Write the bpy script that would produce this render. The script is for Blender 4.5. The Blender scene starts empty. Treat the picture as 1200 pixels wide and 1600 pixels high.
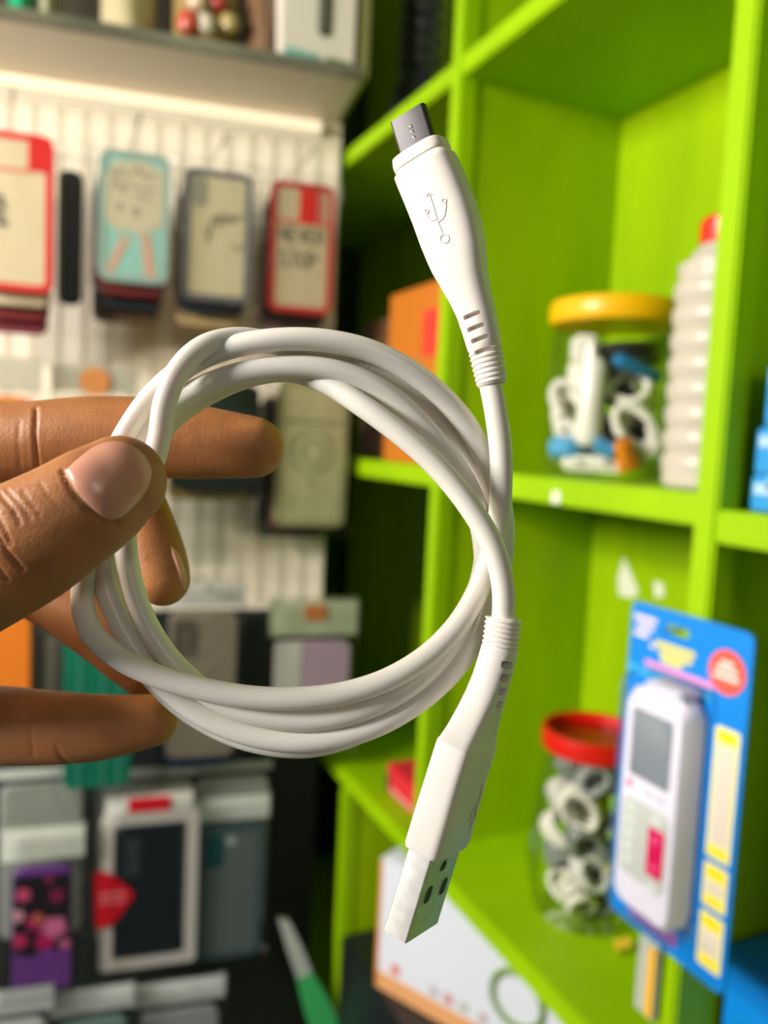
import bpy, bmesh, math, random
from mathutils import Vector, Matrix
from mathutils.bvhtree import BVHTree
random.seed(7)
S = bpy.context.scene
COL = S.collection
# ------------------------------------------------------------------ camera
H = 1.35                                   # camera height above the floor
C0 = Vector((0, 0, H))
F = 1250.0                                 # focal length in pixels of a 1200x1600 frame
yaw, pit, rol = math.radians(65), math.radians(-5), math.radians(2.7)
FW = Vector((math.cos(yaw)*math.cos(pit), math.sin(yaw)*math.cos(pit), math.sin(pit)))
_r = Vector((math.sin(yaw), -math.cos(yaw), 0)); _u = _r.cross(FW)
UP = _u*math.cos(rol) - _r*math.sin(rol); RT = _u*math.sin(rol) + _r*math.cos(rol)
cam = bpy.data.cameras.new('camera'); camo = bpy.data.objects.new('camera', cam); COL.objects.link(camo)
cam.sensor_fit = 'VERTICAL'; cam.sensor_height = 32.0; cam.sensor_width = 24.0
cam.lens = F/1600*32.0
cam.clip_start = 0.01; cam.clip_end = 50
camo.matrix_world = Matrix(((RT.x, UP.x, -FW.x, C0.x), (RT.y, UP.y, -FW.y, C0.y), (RT.z, UP.z, -FW.z, C0.z), (0, 0, 0, 1)))
cam.dof.use_dof = True; cam.dof.focus_distance = 0.136; cam.dof.aperture_fstop = cam.lens/2.3
S.camera = camo
# ------------------------------------------------------------------ light
w = bpy.data.worlds.new('room_light'); S.world = w; w.use_nodes = True
w.node_tree.nodes['Background'].inputs[0].default_value = (0.95, 0.97, 1.0, 1)
w.node_tree.nodes['Background'].inputs[1].default_value = 0.075
def area(name, loc, target, size, power, color):
    l = bpy.data.lights.new(name, 'AREA'); l.shape = 'DISK'; l.size = size; l.energy = power; l.color = color
    o = bpy.data.objects.new(name, l); COL.objects.link(o); o.location = loc
    o.rotation_euler = (Vector(target)-Vector(loc)).to_track_quat('-Z', 'Y').to_euler()
area('doorway_daylight', (-1.75, 0.28, H+0.52), (0.25, 0.55, H), 0.55, 54, (1.0, 0.98, 0.94))
area('added_front_fill', (-0.6, -4.4, H+1.9), (0.2, 0.8, H+.05), 1.0, 24, (1.0, 0.92, 0.80))  # added fill from behind the camera, brightens the display wall
bl_ = bpy.data.lights.new('added_wall_fill', 'POINT'); bl_.energy = 22.0; bl_.color = (1.0, .86, .66); bl_.shadow_soft_size = .05  # unseen point light added to brighten the left wall
blo = bpy.data.objects.new('added_wall_fill', bl_); COL.objects.link(blo); blo.location = (-.62, .40, H+.33)
vs = S.view_settings; vs.view_transform = 'Standard'; vs.look = 'None'; vs.exposure = 0.0; vs.gamma = 1.0; vs.use_curve_mapping = False

# ------------------------------------------------------------------ pixel helpers
def ray(px, py): return FW + RT*((px-600)/F) + UP*((800-py)/F)
def atd(px, py, d): return C0 + ray(px, py)*d                  # at a depth (metres)
def onp(px, py, ax, v):                                        # on a world plane
    r = ray(px, py); return C0 + r*((v-C0[ax])/r[ax])
def pix(p):
    q = p-C0; d = q.dot(FW); return 600+F*q.dot(RT)/d, 800-F*q.dot(UP)/d, d
# ------------------------------------------------------------------ materials
MATS = {}
def mat(name, col, rough=.5, metal=0, spec=.5, noise=0, nscale=30, bump=0, bscale=200, sss=0, emit=0, coat=0, col2=None, stretch=None):
    if name in MATS: return MATS[name]
    m = bpy.data.materials.new(name); m.use_nodes = True; nt = m.node_tree; b = nt.nodes['Principled BSDF']
    b.inputs['Base Color'].default_value = (*col, 1); b.inputs['Roughness'].default_value = rough
    b.inputs['Metallic'].default_value = metal; b.inputs['Specular IOR Level'].default_value = spec
    if sss:
        b.inputs['Subsurface Weight'].default_value = sss; b.inputs['Subsurface Radius'].default_value = (.004, .0015, .0008); b.inputs['Subsurface Scale'].default_value = 1
    if coat: b.inputs['Coat Weight'].default_value = coat; b.inputs['Coat Roughness'].default_value = .1
    if emit:
        b.inputs['Emission Color'].default_value = (*col, 1); b.inputs['Emission Strength'].default_value = emit
    if noise or bump:
        tc = nt.nodes.new('ShaderNodeTexCoord')
        mp = nt.nodes.new('ShaderNodeMapping'); nt.links.new(tc.outputs['Object'], mp.inputs[0])
        if stretch: mp.inputs['Scale'].default_value = stretch
    if noise:
        n = nt.nodes.new('ShaderNodeTexNoise'); n.inputs['Scale'].default_value = nscale; n.inputs['Detail'].default_value = 5
        nt.links.new(mp.outputs[0], n.inputs[0])
        mx = nt.nodes.new('ShaderNodeMixRGB'); mx.inputs[1].default_value = (*col, 1)
        c2 = col2 or tuple(c*(1-noise) for c in col); mx.inputs[2].default_value = (*c2, 1)
        rp = nt.nodes.new('ShaderNodeValToRGB'); rp.color_ramp.elements[0].position = .35; rp.color_ramp.elements[1].position = .68
        nt.links.new(n.outputs[0], rp.inputs[0]); nt.links.new(rp.outputs[0], mx.inputs[0]); nt.links.new(mx.outputs[0], b.inputs['Base Color'])
    if bump:
        n2 = nt.nodes.new('ShaderNodeTexNoise'); n2.inputs['Scale'].default_value = bscale; n2.inputs['Detail'].default_value = 4
        nt.links.new(mp.outputs[0], n2.inputs[0])
        bp = nt.nodes.new('ShaderNodeBump'); bp.inputs['Strength'].default_value = bump; bp.inputs['Distance'].default_value = .001
        nt.links.new(n2.outputs[0], bp.inputs['Height']); nt.links.new(bp.outputs[0], b.inputs['Normal'])
    MATS[name] = m; return m
def film(name, tint=(1, 1, 1), gloss=.0, rough=.16, bump=.9, bscale=30, dist=.003):
    if name in MATS: return MATS[name]
    m = bpy.data.materials.new(name); m.use_nodes = True; nt = m.node_tree; nt.nodes.clear()
    out = nt.nodes.new('ShaderNodeOutputMaterial'); mx = nt.nodes.new('ShaderNodeMixShader')
    tr = nt.nodes.new('ShaderNodeBsdfTransparent'); tr.inputs[0].default_value = (*tint, 1)
    gl = nt.nodes.new('ShaderNodeBsdfGlossy'); gl.inputs['Roughness'].default_value = rough
    fr = nt.nodes.new('ShaderNodeFresnel'); fr.inputs[0].default_value = 1.22
    ad = nt.nodes.new('ShaderNodeMath'); ad.operation = 'MULTIPLY_ADD'; ad.inputs[1].default_value = .55; ad.inputs[2].default_value = gloss; ad.use_clamp = True
    nt.links.new(fr.outputs[0], ad.inputs[0]); nt.links.new(ad.outputs[0], mx.inputs[0])
    nt.links.new(tr.outputs[0], mx.inputs[1]); nt.links.new(gl.outputs[0], mx.inputs[2]); nt.links.new(mx.outputs[0], out.inputs[0])
    if bump:
        tc = nt.nodes.new('ShaderNodeTexCoord'); n2 = nt.nodes.new('ShaderNodeTexNoise'); n2.inputs['Scale'].default_value = bscale
        nt.links.new(tc.outputs['Object'], n2.inputs[0])
        bp = nt.nodes.new('ShaderNodeBump'); bp.inputs['Strength'].default_value = bump; bp.inputs['Distance'].default_value = dist
        nt.links.new(n2.outputs[0], bp.inputs['Height']); nt.links.new(bp.outputs[0], gl.inputs['Normal']); nt.links.new(bp.outputs[0], fr.inputs['Normal'])
    MATS[name] = m; return m
def plain(rgb, rough=.45, **k):                                 # colour given as sRGB 0-255
    lin = tuple(((c/255+.055)/1.055)**2.4 if c > 10 else c/255/12.92 for c in rgb)
    return mat('paint_%d_%d_%d_%d' % (*rgb, int(rough*100)), lin, rough, **k)
GREEN = mat('lime_green_paint', (.33, .575, .0), .5, spec=.2, noise=.3, nscale=9, bump=.25, bscale=60, col2=(.27, .49, .0), stretch=(1, 1, .35))
GREENB = mat('lime_green_board', (.41, .62, .0), .45, spec=.2, noise=.5, nscale=5, bump=.3, bscale=40, col2=(.25, .43, .0), stretch=(1.5, 1.5, .3))
CREAM = mat('cream_wall_paint', (.86, .79, .65), .6, noise=.08, nscale=6, bump=.15)
CABLE = mat('white_cable_plastic', (.80, .755, .68), .33, spec=.4, sss=.1)
HOUSE = mat('white_plug_plastic', (.81, .745, .675), .4, spec=.35, bump=.04, bscale=4000, sss=.1)
STEEL = mat('nickel_steel', (.70, .675, .63), .5, metal=.7, noise=.15, nscale=500)
DSTEEL = mat('dark_nickel_steel', (.05, .046, .046), .4, metal=.85)
SKIN = mat('skin', (.47, .19, .066), .46, spec=.35, noise=.3, nscale=140, bump=.14, bscale=1800, sss=.2, col2=(.36, .14, .05))
NAIL = mat('fingernail', (.70, .34, .235), .28, spec=.5, noise=.12, nscale=160, sss=.3)
FILM = film('clear_bag_film')
GLASS = film('clear_jar_plastic', (.98, .99, .98), .0, .1, .4, 20, .002)
WIRE = mat('white_wire_enamel', (.82, .75, .61), .5)
CHROME = mat('chrome_wire', (.7, .7, .7), .2, metal=1)
WHITE = plain((236, 234, 228)); BLACK = mat('black_plastic', (.008, .01, .01), .35)

# ------------------------------------------------------------------ mesh helpers
def mesh_obj(name, verts, faces, m, parent=None, smooth=True):
    me = bpy.data.meshes.new(name); me.from_pydata([tuple(v) for v in verts], [], faces); me.update()
    bm = bmesh.new(); bm.from_mesh(me); bmesh.ops.recalc_face_normals(bm, faces=bm.faces); bm.to_mesh(me); bm.free()
    return link(name, me, m, parent, smooth)
def link(name, me, m, parent=None, smooth=True):
    o = bpy.data.objects.new(name, me); COL.objects.link(o)
    if m and not len(me.materials): me.materials.append(m)
    if smooth:
        for p in me.polygons: p.use_smooth = True
        me.set_sharp_from_angle(angle=math.radians(40))
    if parent: put(o, parent)
    return o
def put(o, parent):
    o.parent = parent; o.matrix_parent_inverse = Matrix.Translation(parent.location).inverted()
def tag(o, label, cat, group=None, kind=None):
    o['label'] = label; o['category'] = cat
    if group: o['group'] = group
    if kind: o['kind'] = kind
    return o
def thing(name, label, cat, loc, group=None):
    o = bpy.data.objects.new(name, None); COL.objects.link(o); o.empty_display_size = .02; o.location = loc
    return tag(o, label, cat, group)
def box(name, lo, hi, m, parent=None, bev=.0015, seg=2):
    bm = bmesh.new(); bmesh.ops.create_cube(bm, size=1)
    lo, hi = Vector(lo), Vector(hi); c = (lo+hi)/2; d = hi-lo
    for v in bm.verts: v.co = Vector((v.co.x*d.x+c.x, v.co.y*d.y+c.y, v.co.z*d.z+c.z))
    if bev: bmesh.ops.bevel(bm, geom=bm.edges[:], offset=min(bev, .45*min(d)), segments=seg, affect='EDGES')
    me = bpy.data.meshes.new(name); bm.to_mesh(me); bm.free()
    return link(name, me, m, parent)
def struct(o, kind='structure'): o['kind'] = kind; return o
def rrect(w, h, r, n=5):                                        # outline of a rounded rectangle, centred
    r = min(r, w/2-1e-5, h/2-1e-5); pts = []
    for cx, cy, a0 in ((w/2-r, h/2-r, 0), (-w/2+r, h/2-r, 90), (-w/2+r, -h/2+r, 180), (w/2-r, -h/2+r, 270)):
        for i in range(n+1):
            a = math.radians(a0+90*i/n); pts.append((cx+r*math.cos(a), cy+r*math.sin(a)))
    return pts
def slab(name, pts, frame, d, m, parent=None, bev=.0008):
    """outline pts (u,v) extruded by d along the frame's third axis; frame = (origin, u, v, n)"""
    O, U, V, N = frame; n = len(pts)
    cu = sum(p[0] for p in pts)/n; cv = sum(p[1] for p in pts)/n
    big = max(max(abs(p[0]-cu) for p in pts), max(abs(p[1]-cv) for p in pts)); k = 1-min(.4, bev/big)
    def ring(s, t): return [O+U*(cu+(p[0]-cu)*s)+V*(cv+(p[1]-cv)*s)+N*t for p in pts]
    b = min(bev, d*.45)
    vs_ = ring(k, 0)+ring(1, b)+ring(1, d-b)+ring(k, d); f = []
    for l in range(3):
        for i in range(n): f.append((l*n+i, l*n+(i+1) % n, (l+1)*n+(i+1) % n, (l+1)*n+i))
    f.append(tuple(range(n))[::-1]); f.append(tuple(range(3*n, 4*n)))
    return mesh_obj(name, vs_, f, m, parent)
def frame_ring(name, w, h, r, t, frame, d, m, parent=None):     # rounded frame with an opening
    O, U, V, N = frame; a = rrect(w, h, r); b = rrect(w-2*t, h-2*t, max(r-t, .001)); n = len(a); vs_ = []
    for pts, z in ((a, 0), (a, d), (b, d), (b, 0)): vs_ += [O+U*p[0]+V*p[1]+N*z for p in pts]
    f = [(l*n+i, l*n+(i+1) % n, ((l+1) % 4)*n+(i+1) % n, ((l+1) % 4)*n+i) for l in range(4) for i in range(n)]
    return mesh_obj(name, vs_, f, m, parent)
def lathe(name, prof, c, m, parent=None, seg=40, cap=True):
    vs_, f = [], []; c = Vector(c)
    for r, z in prof:
        for i in range(seg):
            a = 2*math.pi*i/seg; vs_.append(c+Vector((r*math.cos(a), r*math.sin(a), z)))
    for l in range(len(prof)-1):
        for i in range(seg): f.append((l*seg+i, l*seg+(i+1) % seg, (l+1)*seg+(i+1) % seg, (l+1)*seg+i))
    if cap: f.append(tuple(range(seg))[::-1]); f.append(tuple(range((len(prof)-1)*seg, len(prof)*seg)))
    return mesh_obj(name, vs_, f, m, parent)
def catmull(P, n):
    P = [Vector(p) for p in P]; P = [P[0]*2-P[1]]+P+[P[-1]*2-P[-2]]; out = []
    for i in range(1, len(P)-2):
        p0, p1, p2, p3 = P[i-1:i+3]
        t0 = 0; t1 = t0+max((p1-p0).length, 1e-9)**.5; t2 = t1+max((p2-p1).length, 1e-9)**.5; t3 = t2+max((p3-p2).length, 1e-9)**.5
        for k in range(n):
            t = t1+(t2-t1)*k/n
            a1 = p0*((t1-t)/(t1-t0))+p1*((t-t0)/(t1-t0)); a2 = p1*((t2-t)/(t2-t1))+p2*((t-t1)/(t2-t1)); a3 = p2*((t3-t)/(t3-t2))+p3*((t-t2)/(t3-t2))
            b1 = a1*((t2-t)/(t2-t0))+a2*((t-t0)/(t2-t0)); b2 = a2*((t3-t)/(t3-t1))+a3*((t-t1)/(t3-t1))
            out.append(b1*((t2-t)/(t2-t1))+b2*((t-t1)/(t2-t1)))
    out.append(P[-2]); return out
def tube_data(P, r, seg=12, closed=False):
    n = len(P); rr = r if isinstance(r, (list, tuple)) else [r]*n; vs_, f = [], []
    T = [((P[(i+1) % n]-P[i-1]) if closed else (P[min(i+1, n-1)]-P[max(i-1, 0)])).normalized() for i in range(n)]
    N = T[0].orthogonal().normalized()
    for i in range(n):
        N = (N-T[i]*N.dot(T[i])).normalized(); B = T[i].cross(N)
        for k in range(seg):
            a = 2*math.pi*k/seg; vs_.append(P[i]+(N*math.cos(a)+B*math.sin(a))*rr[i])
    for i in range(n if closed else n-1):
        j = (i+1) % n
        for k in range(seg): f.append((i*seg+k, i*seg+(k+1) % seg, j*seg+(k+1) % seg, j*seg+k))
    if not closed: f.append(tuple(range(seg))[::-1]); f.append(tuple(range((n-1)*seg, n*seg)))
    return vs_, f
def tube(name, P, r, m, parent=None, seg=12, closed=False):
    vs_, f = tube_data([Vector(p) for p in P], r, seg, closed); return mesh_obj(name, vs_, f, m, parent)
X, Y, Z = Vector((1, 0, 0)), Vector((0, 1, 0)), Vector((0, 0, 1))

# ================================================================== the setting
WY = 1.03                                                       # face of the display wall
struct(box('floor', (-2.2, -1.6, -.05), (1.2, 1.8, 0), mat('grey_floor', (.12, .12, .11), .6, noise=.3), bev=0))
struct(box('wall_left', (-2.2, WY, H-.2349), (.392, WY+.03, 2.5), CREAM, bev=0))
struct(box('wall_right', (.66, -1.6, 0), (.72, 1.8, 2.5), mat('dim_green_wall', (.05, .12, .01), .7, noise=.3), bev=0))
struct(box('wall_back', (.392, 1.50, 0), (.66, 1.55, 2.5), mat('dim_green_wall', (.05, .12, .01), .7), bev=0))
PZ = H-.235
lowp = struct(box('trim_1', (-2.2, WY-.014, 0), (.392, WY+.03, PZ), mat('black_cladding', (.012, .016, .013), .5, noise=.4, nscale=12), bev=.002))
LZ = H+.415
upp = struct(box('trim_2', (-2.2, WY-.012, LZ+.022), (.384, WY-.001, 2.5), mat('brown_cabinet_back', (.05, .04, .022), .5, noise=.4, nscale=8), bev=.002))
# ledge under the upper display
lg = thing('display_ledge', 'white painted display ledge with glass edge along the cream wall', 'shelf', (-.3, .95, LZ))
box('ledge_board', (-1.5, .895, LZ), (.3855, WY-.001, LZ+.008), mat('ledge_white', (.74, .66, .58), .5), lg, .001)
box('glass_edge', (-1.5, .882, LZ), (.3855, .8945, LZ+.011), mat('olive_glass_edge', (.2, .2, .14), .15, noise=.5, nscale=25, stretch=(.3, 1, 1)), lg, .002)
box('end_cap', (.386, .882, LZ), (.392, WY-.001, LZ+.2), mat('clear_green_side', (.16, .17, .05), .2), lg, .001)
led = thing('led_tube_lamp', 'slim lit tube lamp in the corner under the white ledge', 'lamp', (-.3, WY-.012, LZ-.012))
tube('light_tube', [(-1.4, WY-.014, LZ-.012), (.362, WY-.014, LZ-.012)], .0065, mat('warm_led', (1, .86, .62), .4, emit=.62), led, 10)
box('lamp_base', (-1.42, WY-.006, LZ-.022), (.366, WY-.0005, LZ-.001), WHITE, led, .001)
# white wire grid on the wall
grid = thing('wire_grid_panel', 'cream wire display grid fixed to the wall behind the phone cases', 'display grid', (-.1, WY-.006, PZ))
gz0, gz1, gx0, gx1 = H-.225, LZ-.03, -.42, .385
vm = hm = None
for i in range(29):
    x = gx0+(gx1-gx0)*i/28
    if vm is None:
        o = tube('wire', [Vector((0, 0, 0)), Vector((0, 0, gz1-gz0))], .001, WIRE, None, 6); vm = o.data; COL.objects.unlink(o); bpy.data.objects.remove(o)
    o = bpy.data.objects.new('wire', vm); COL.objects.link(o); o.location = (x, WY-.0045, gz0); put(o, grid)
for i in range(17):
    z = gz0+(gz1-gz0)*i/16
    if hm is None:
        o = tube('wire', [Vector((0, 0, 0)), Vector((gx1-gx0, 0, 0))], .001, WIRE, None, 6); hm = o.data; COL.objects.unlink(o); bpy.data.objects.remove(o)
    o = bpy.data.objects.new('wire', hm); COL.objects.link(o); o.location = (gx0, WY-.0015, z); put(o, grid)

# the display wall stands slightly off square: turn it about its right-hand edge
WA = -.168
def YW(x): return WY+.17*(.392-x)
ROT = Matrix.Translation((.392, WY, 0)) @ Matrix.Rotation(WA, 4, 'Z') @ Matrix.Translation((-.392, -WY, 0))
for o in [bpy.data.objects[n_] for n_ in ('wall_left', 'trim_1', 'trim_2')]: o.data.transform(ROT)
for o in (lg, led, grid): o.location = ROT @ o.location; o.rotation_euler.z = WA
# ================================================================== green shelf unit
XS, XB = .400, .606
TZ, MZ, BZ = H+.375, H-.034, H-.448                              # centre heights of the boards
sh = thing('shelf_unit', 'lime green painted wooden shelf unit with square cubbyholes', 'shelf', (.5, .6, 0))
for z in (TZ, BZ, H-.86): box('shelf_board', (XS+.001, .0, z-.0105), (XB, 1.46, z+.0105), GREEN, sh, .002)
box('shelf_board', (XS+.001, .3745, MZ-.0105), (XB, 1.46, MZ+.0105), GREEN, sh, .002)
box('shelf_board', (XS+.001, .0, MZ-.0195), (XB, .3735, MZ+.0015), GREEN, sh, .002)
for y in (.735, .374, .01):
    box('post', (XS-.001, y-.0095, BZ-.0105 if y > .7 else .02), (XS+.02, y+.0095, H+.9), GREEN, sh, .002)
    for a, b in ((TZ+.0105, H+.9), (MZ+.0105, TZ-.0105), (BZ+.0105, MZ-.0105), (H-.86+.0105, BZ-.0105)):
        if y > .7 and b < BZ: continue
        box('divider', (XS+.02, y-.007, a+.0003), (XB-.0005, y+.007, b-.0003), GREENB, sh, 0)
box('post', (XS-.001, .936, .02), (XS+.02, .952, BZ-.0108), GREEN, sh, .002)
box('divider', (XS+.02, .938, H-.849), (XB-.0005, .950, BZ-.0108), GREENB, sh, 0)
bp_ = box('back_panel', (XB, 0, .02), (XB+.01, 1.46, H+.9), GREENB, sh, 0)
def chip(pts, plane_x, name='paper_scrap'):
    P = [onp(px, py, 0, plane_x) for px, py in pts]; n = len(P)
    vs_ = P+[p+Vector((-.0006, 0, 0)) for p in P]
    f = [tuple(range(n)), tuple(range(n, 2*n))]+[(i, (i+1) % n, n+(i+1) % n, n+i) for i in range(n)]
    return mesh_obj(name, vs_, f, plain((226, 226, 205), .7), None, False)
for pts in ([(975, 870), (990, 905), (998, 925), (990, 935), (968, 930), (966, 905)], [(1022, 908), (1036, 912), (1038, 932), (1024, 934)]):
    o = chip(pts, XB-.0002); put(o, bp_)
o = chip([(864, 766), (876, 768), (875, 788), (862, 786)], XS+.0006, 'paint_chip'); put(o, sh)

# ================================================================== hand-held cable
D0 = .139
def cp(px, py, mm): return atd(px, py, D0+mm/1000)
PATH = [
 # micro plug, down behind the front strand, along the inside of the coil's bottom
 (764, 588, 0), (774, 640, 0), (782, 700, .4), (783, 760, 1.2), (779, 815, 2.2), (766, 870, 2.2), (748, 920, 1.4), (716, 975, 0), (668, 1024, -1.5), (605, 1062, -2.8),
 (535, 1084, -3.6), (460, 1092, -4.2), (385, 1089, -4.4), (310, 1075, -4.4), (240, 1054, -4.0), (180, 1024, -3.2), (142, 985, -2.2), (129, 938, -.8), (136, 880, .3),
 (152, 800, .6), (172, 730, .6), (200, 672, .6), (243, 613, 1.2), (296, 570, .8), (360, 543, -.6), (430, 531, -1.6), (505, 532, -1.6), (580, 549, -.8), (650, 586, .4),
 # second turn: outer right, outermost bottom
 (712, 642, 2.4), (757, 712, 4.6), (782, 785, 5.6), (787, 850, 5.8), (776, 915, 5.4), (750, 985, 4.2), (708, 1047, 2.6), (648, 1100, 1), (572, 1140, -.6), (485, 1158, -1.4),
 (400, 1150, -1.2), (325, 1122, -.6), (268, 1082, .2), (222, 1030, .8), (185, 968, 1.2), (162, 905, 1.6), (160, 840, 2.2), (175, 770, 2.6), (205, 705, 2.2), (248, 655, 2.2), (305, 611, 2.0), (370, 585, .4),
 (440, 574, -.2), (510, 577, -.4), (575, 598, 0), (635, 640, .8), (690, 700, 1.8), (733, 765, 2.8), (753, 830, 4.8), (757, 890, 6.6),
 # third turn: behind the outermost bottom strand, up to the twist above the thumb
 (744, 955, 7.2), (712, 1020, 6.6), (655, 1085, 5.4), (575, 1138, 4.2), (485, 1166, 3.2), (395, 1158, 3.4), (318, 1126, 4.4), (260, 1082, 5.2), (215, 1025, 5.8), (185, 955, 6.2), (180, 880, 6),
 (200, 800, 3.6), (232, 740, -.6), (249, 685, -2.6), (258, 628, -3.6), (281, 576, -3.4), (320, 541, -2), (372, 529, .6), (435, 538, 3), (505, 552, 3), (575, 569, 3.2), (645, 607, 4.4), (702, 664, 6.4),
 (741, 735, 8.6), (756, 805, 9.4), (757, 875, 9.8),
 # fourth turn: middle bottom strand, inner left, hidden below the top strands, then the front strand
 (738, 945, 5.6), (702, 1012, 3.0), (645, 1068, .2), (570, 1108, -1.4), (490, 1125, -2), (410, 1118, -2), (345, 1096, -1.4), (290, 1056, -.4), (246, 1004, 0), (214, 940, .2), (198, 870, .6), (196, 800, 1.6),
 (212, 735, 5.4), (252, 672, 7), (315, 622, 7), (390, 588, 5), (450, 580, 3.8), (505, 596, 1.2), (562, 631, -1.2), (622, 675, -2.4), (682, 728, -3), (735, 793, -3.4), (771, 856, -3.4), (786, 915, -2.6), (786, 968, -1.6), (783, 985, -1.4)]
usb = thing('usb_cable', 'coiled white charging cable with two plugs held between the fingers', 'cable', cp(470, 1170, 0))
cordP = catmull([cp(*p) for p in PATH], 8)
cord = tube('cord', cordP, .00200, CABLE, usb, 20)

def frame_at(C, i, phi):
    t = (C[min(i+1, len(C)-1)]-C[max(i-1, 0)]).normalized()
    view = (C0-C[i]).normalized(); side = t.cross(view).normalized()
    if side.dot(RT) < 0: side = -side
    fr = view-t*view.dot(t); fr.normalize()
    s2 = side*math.cos(phi)+fr*math.sin(phi); f2 = fr*math.cos(phi)-side*math.sin(phi)
    return t, s2, f2
def loft(name, secs, phi, m, parent, seg=48):
    C = [cp(*s[0]) for s in secs]; vs_, f = [], []
    T0, s0, f0 = None, None, None
    mid = len(C)//2
    tt = (C[-1]-C[0]).normalized()
    view = (C0-C[mid]).normalized(); side = tt.cross(view).normalized()
    if side.dot(RT) < 0: side = -side
    fr = (view-tt*view.dot(tt)).normalized()
    S2 = side*math.cos(phi)+fr*math.sin(phi)
    for i, (c, a, b, n) in enumerate(secs):
        t = (C[min(i+1, len(C)-1)]-C[max(i-1, 0)]).normalized()
        t = (t+tt*.6).normalized()
        s = (S2-t*S2.dot(t)).normalized(); q = t.cross(s)
        for k in range(seg):
            an = 2*math.pi*k/seg; cx, sy = math.cos(an), math.sin(an)
            ex = 2/n; x = math.copysign(abs(cx)**ex, cx)*a/1000; y = math.copysign(abs(sy)**ex, sy)*b/1000
            vs_.append(C[i]+s*x+q*y)
    for i in range(len(C)-1):
        for k in range(seg): f.append((i*seg+k, i*seg+(k+1) % seg, (i+1)*seg+(k+1) % seg, (i+1)*seg+k))
    f.append(tuple(range(seg))[::-1]); f.append(tuple(range((len(C)-1)*seg, len(C)*seg)))
    q = S2.cross(tt)
    if q.dot(view) < 0: q = -q
    return mesh_obj(name, vs_, f, m, parent), tt, S2, q
def lerp_secs(a, b, n):                                          # strain-relief ribs between two sections
    out = []
    for k in range(n):
        for fr_, k_ in ((.02, .93), (.2, 1), (.55, 1), (.75, .93)):
            t = (k+fr_)/n; c = tuple(a[0][j]+(b[0][j]-a[0][j])*t for j in range(3))
            out.append((c, (a[1]+(b[1]-a[1])*t)*k_, (a[2]+(b[2]-a[2])*t)*k_, 2.1))
    return out
def mm0(l): return [((c[0], c[1], c[2] if len(c) > 2 else 0), a, b, n) for c, a, b, n in l]
micro = mm0([((655, 233), 4.3, 2.7, 3.6), ((656, 236), 4.9, 3.2, 3.6), ((659, 246), 5.1, 3.4, 3.6), ((661, 252), 5.05, 3.4, 3.6), ((662, 254), 4.9, 3.2, 3.6), ((664, 260), 5.45, 3.75, 3.6), ((667, 267), 5.5, 3.8, 3.6),
 ((680, 297), 5.55, 3.85, 3.6), ((694, 332), 5.55, 3.85, 3.6), ((705, 366), 5.45, 3.8, 3.5), ((713, 393), 5.15, 3.7, 3.4), ((718, 412), 4.8, 3.6, 3.2), ((726, 438), 4.1, 3.4, 2.9), ((735, 462), 3.6, 3.3, 2.7),
 ((744, 488), 3.3, 3.2, 2.5), ((751, 515), 3.1, 3.1, 2.4), ((757, 540), 2.95, 3.0, 2.3)])+lerp_secs(((758.5, 547, 0), 2.95, 2.95), ((768, 594, 0), 2.75, 2.75), 6)+mm0([((768.2, 597), 2.7, 2.7, 2.1), ((768.8, 602), 2.3, 2.3, 2.1)])
mh, mt, ms, mq = loft('micro_plug_housing', micro, math.radians(22), HOUSE, usb)
usba = lerp_secs(((787, 966, -1.5), 3.1, 3.1), ((781.5, 1011, -1.5), 3.15, 3.2), 6)
usba = [((786.8, 964.5, -1.5), 2.6, 2.6, 2.1)]+usba+mm0([((781, 1013, -1.5), 3.1, 3.2, 2.2), ((775, 1036, -1.5), 3.1, 3.3, 2.4), ((768, 1060, -1.5), 3.05, 3.5, 2.7), ((759, 1087, -1.5), 3.05, 3.9, 3.2), ((749, 1113, -1.5), 3.05, 4.6, 3.8),
 ((739, 1139, -1.5), 3.12, 5.6, 4.4), ((732, 1158, -1.5), 3.28, 6.75, 5.2), ((731.2, 1160, -1.5), 3.42, 6.95, 5.4), ((729.5, 1165, -1.5), 3.45, 7.0, 5.4), ((716, 1208, -1.5), 3.45, 7.0, 5.4), ((700, 1262, -1.5), 3.55, 7.05, 5.4), ((684, 1316, -1.5), 3.6, 7.1, 5.4), ((682.5, 1321, -1.5), 3.4, 6.9, 5.4)])
ah, at_, as_, aq = loft('usb_a_plug_housing', usba, math.radians(21), HOUSE, usb)
# metal plugs
def plug(name, pxa, pxb, S_, Q_, a, b, m, r=.4, rim=True):
    A, B = cp(*pxa), cp(*pxb); t = (B-A).normalized(); s = (S_-t*S_.dot(t)).normalized(); q = t.cross(s)
    if q.dot(Q_) < 0: q = -q
    L = (B-A).length; pts = rrect(2*a/1000, 2*b/1000, r/1000, 4); n = len(pts)
    rings = [(0, 1, 1), (L, 1, 1), (L, 1-.3/a, 1-.3/b), (L-.004, 1-.3/a, 1-.3/b)]
    vs_ = [A+t*z+s*(p[0]*ka)+q*(p[1]*kb) for z, ka, kb in rings for p in pts]
    f = [(l*n+i, l*n+(i+1) % n, (l+1)*n+(i+1) % n, (l+1)*n+i) for l in range(3) for i in range(n)]
    f.append(tuple(range(n))[::-1]); f.append(tuple(range(3*n, 4*n)))
    o = mesh_obj(name, vs_, f, m, usb); return o, A, t, s, q, L
mp_, A1, t1, s1, q1, L1 = plug('micro_plug_shell', (658, 244, 0), (638, 178, 0), ms, mq, 3.45, .95, DSTEEL, .5)
ap_, A2, t2, s2, q2, L2 = plug('usb_a_plug_shell', (686, 1306, -1.5), (643, 1447, -1.5), as_, aq, 2.25, 6.0, STEEL, .3)
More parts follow.
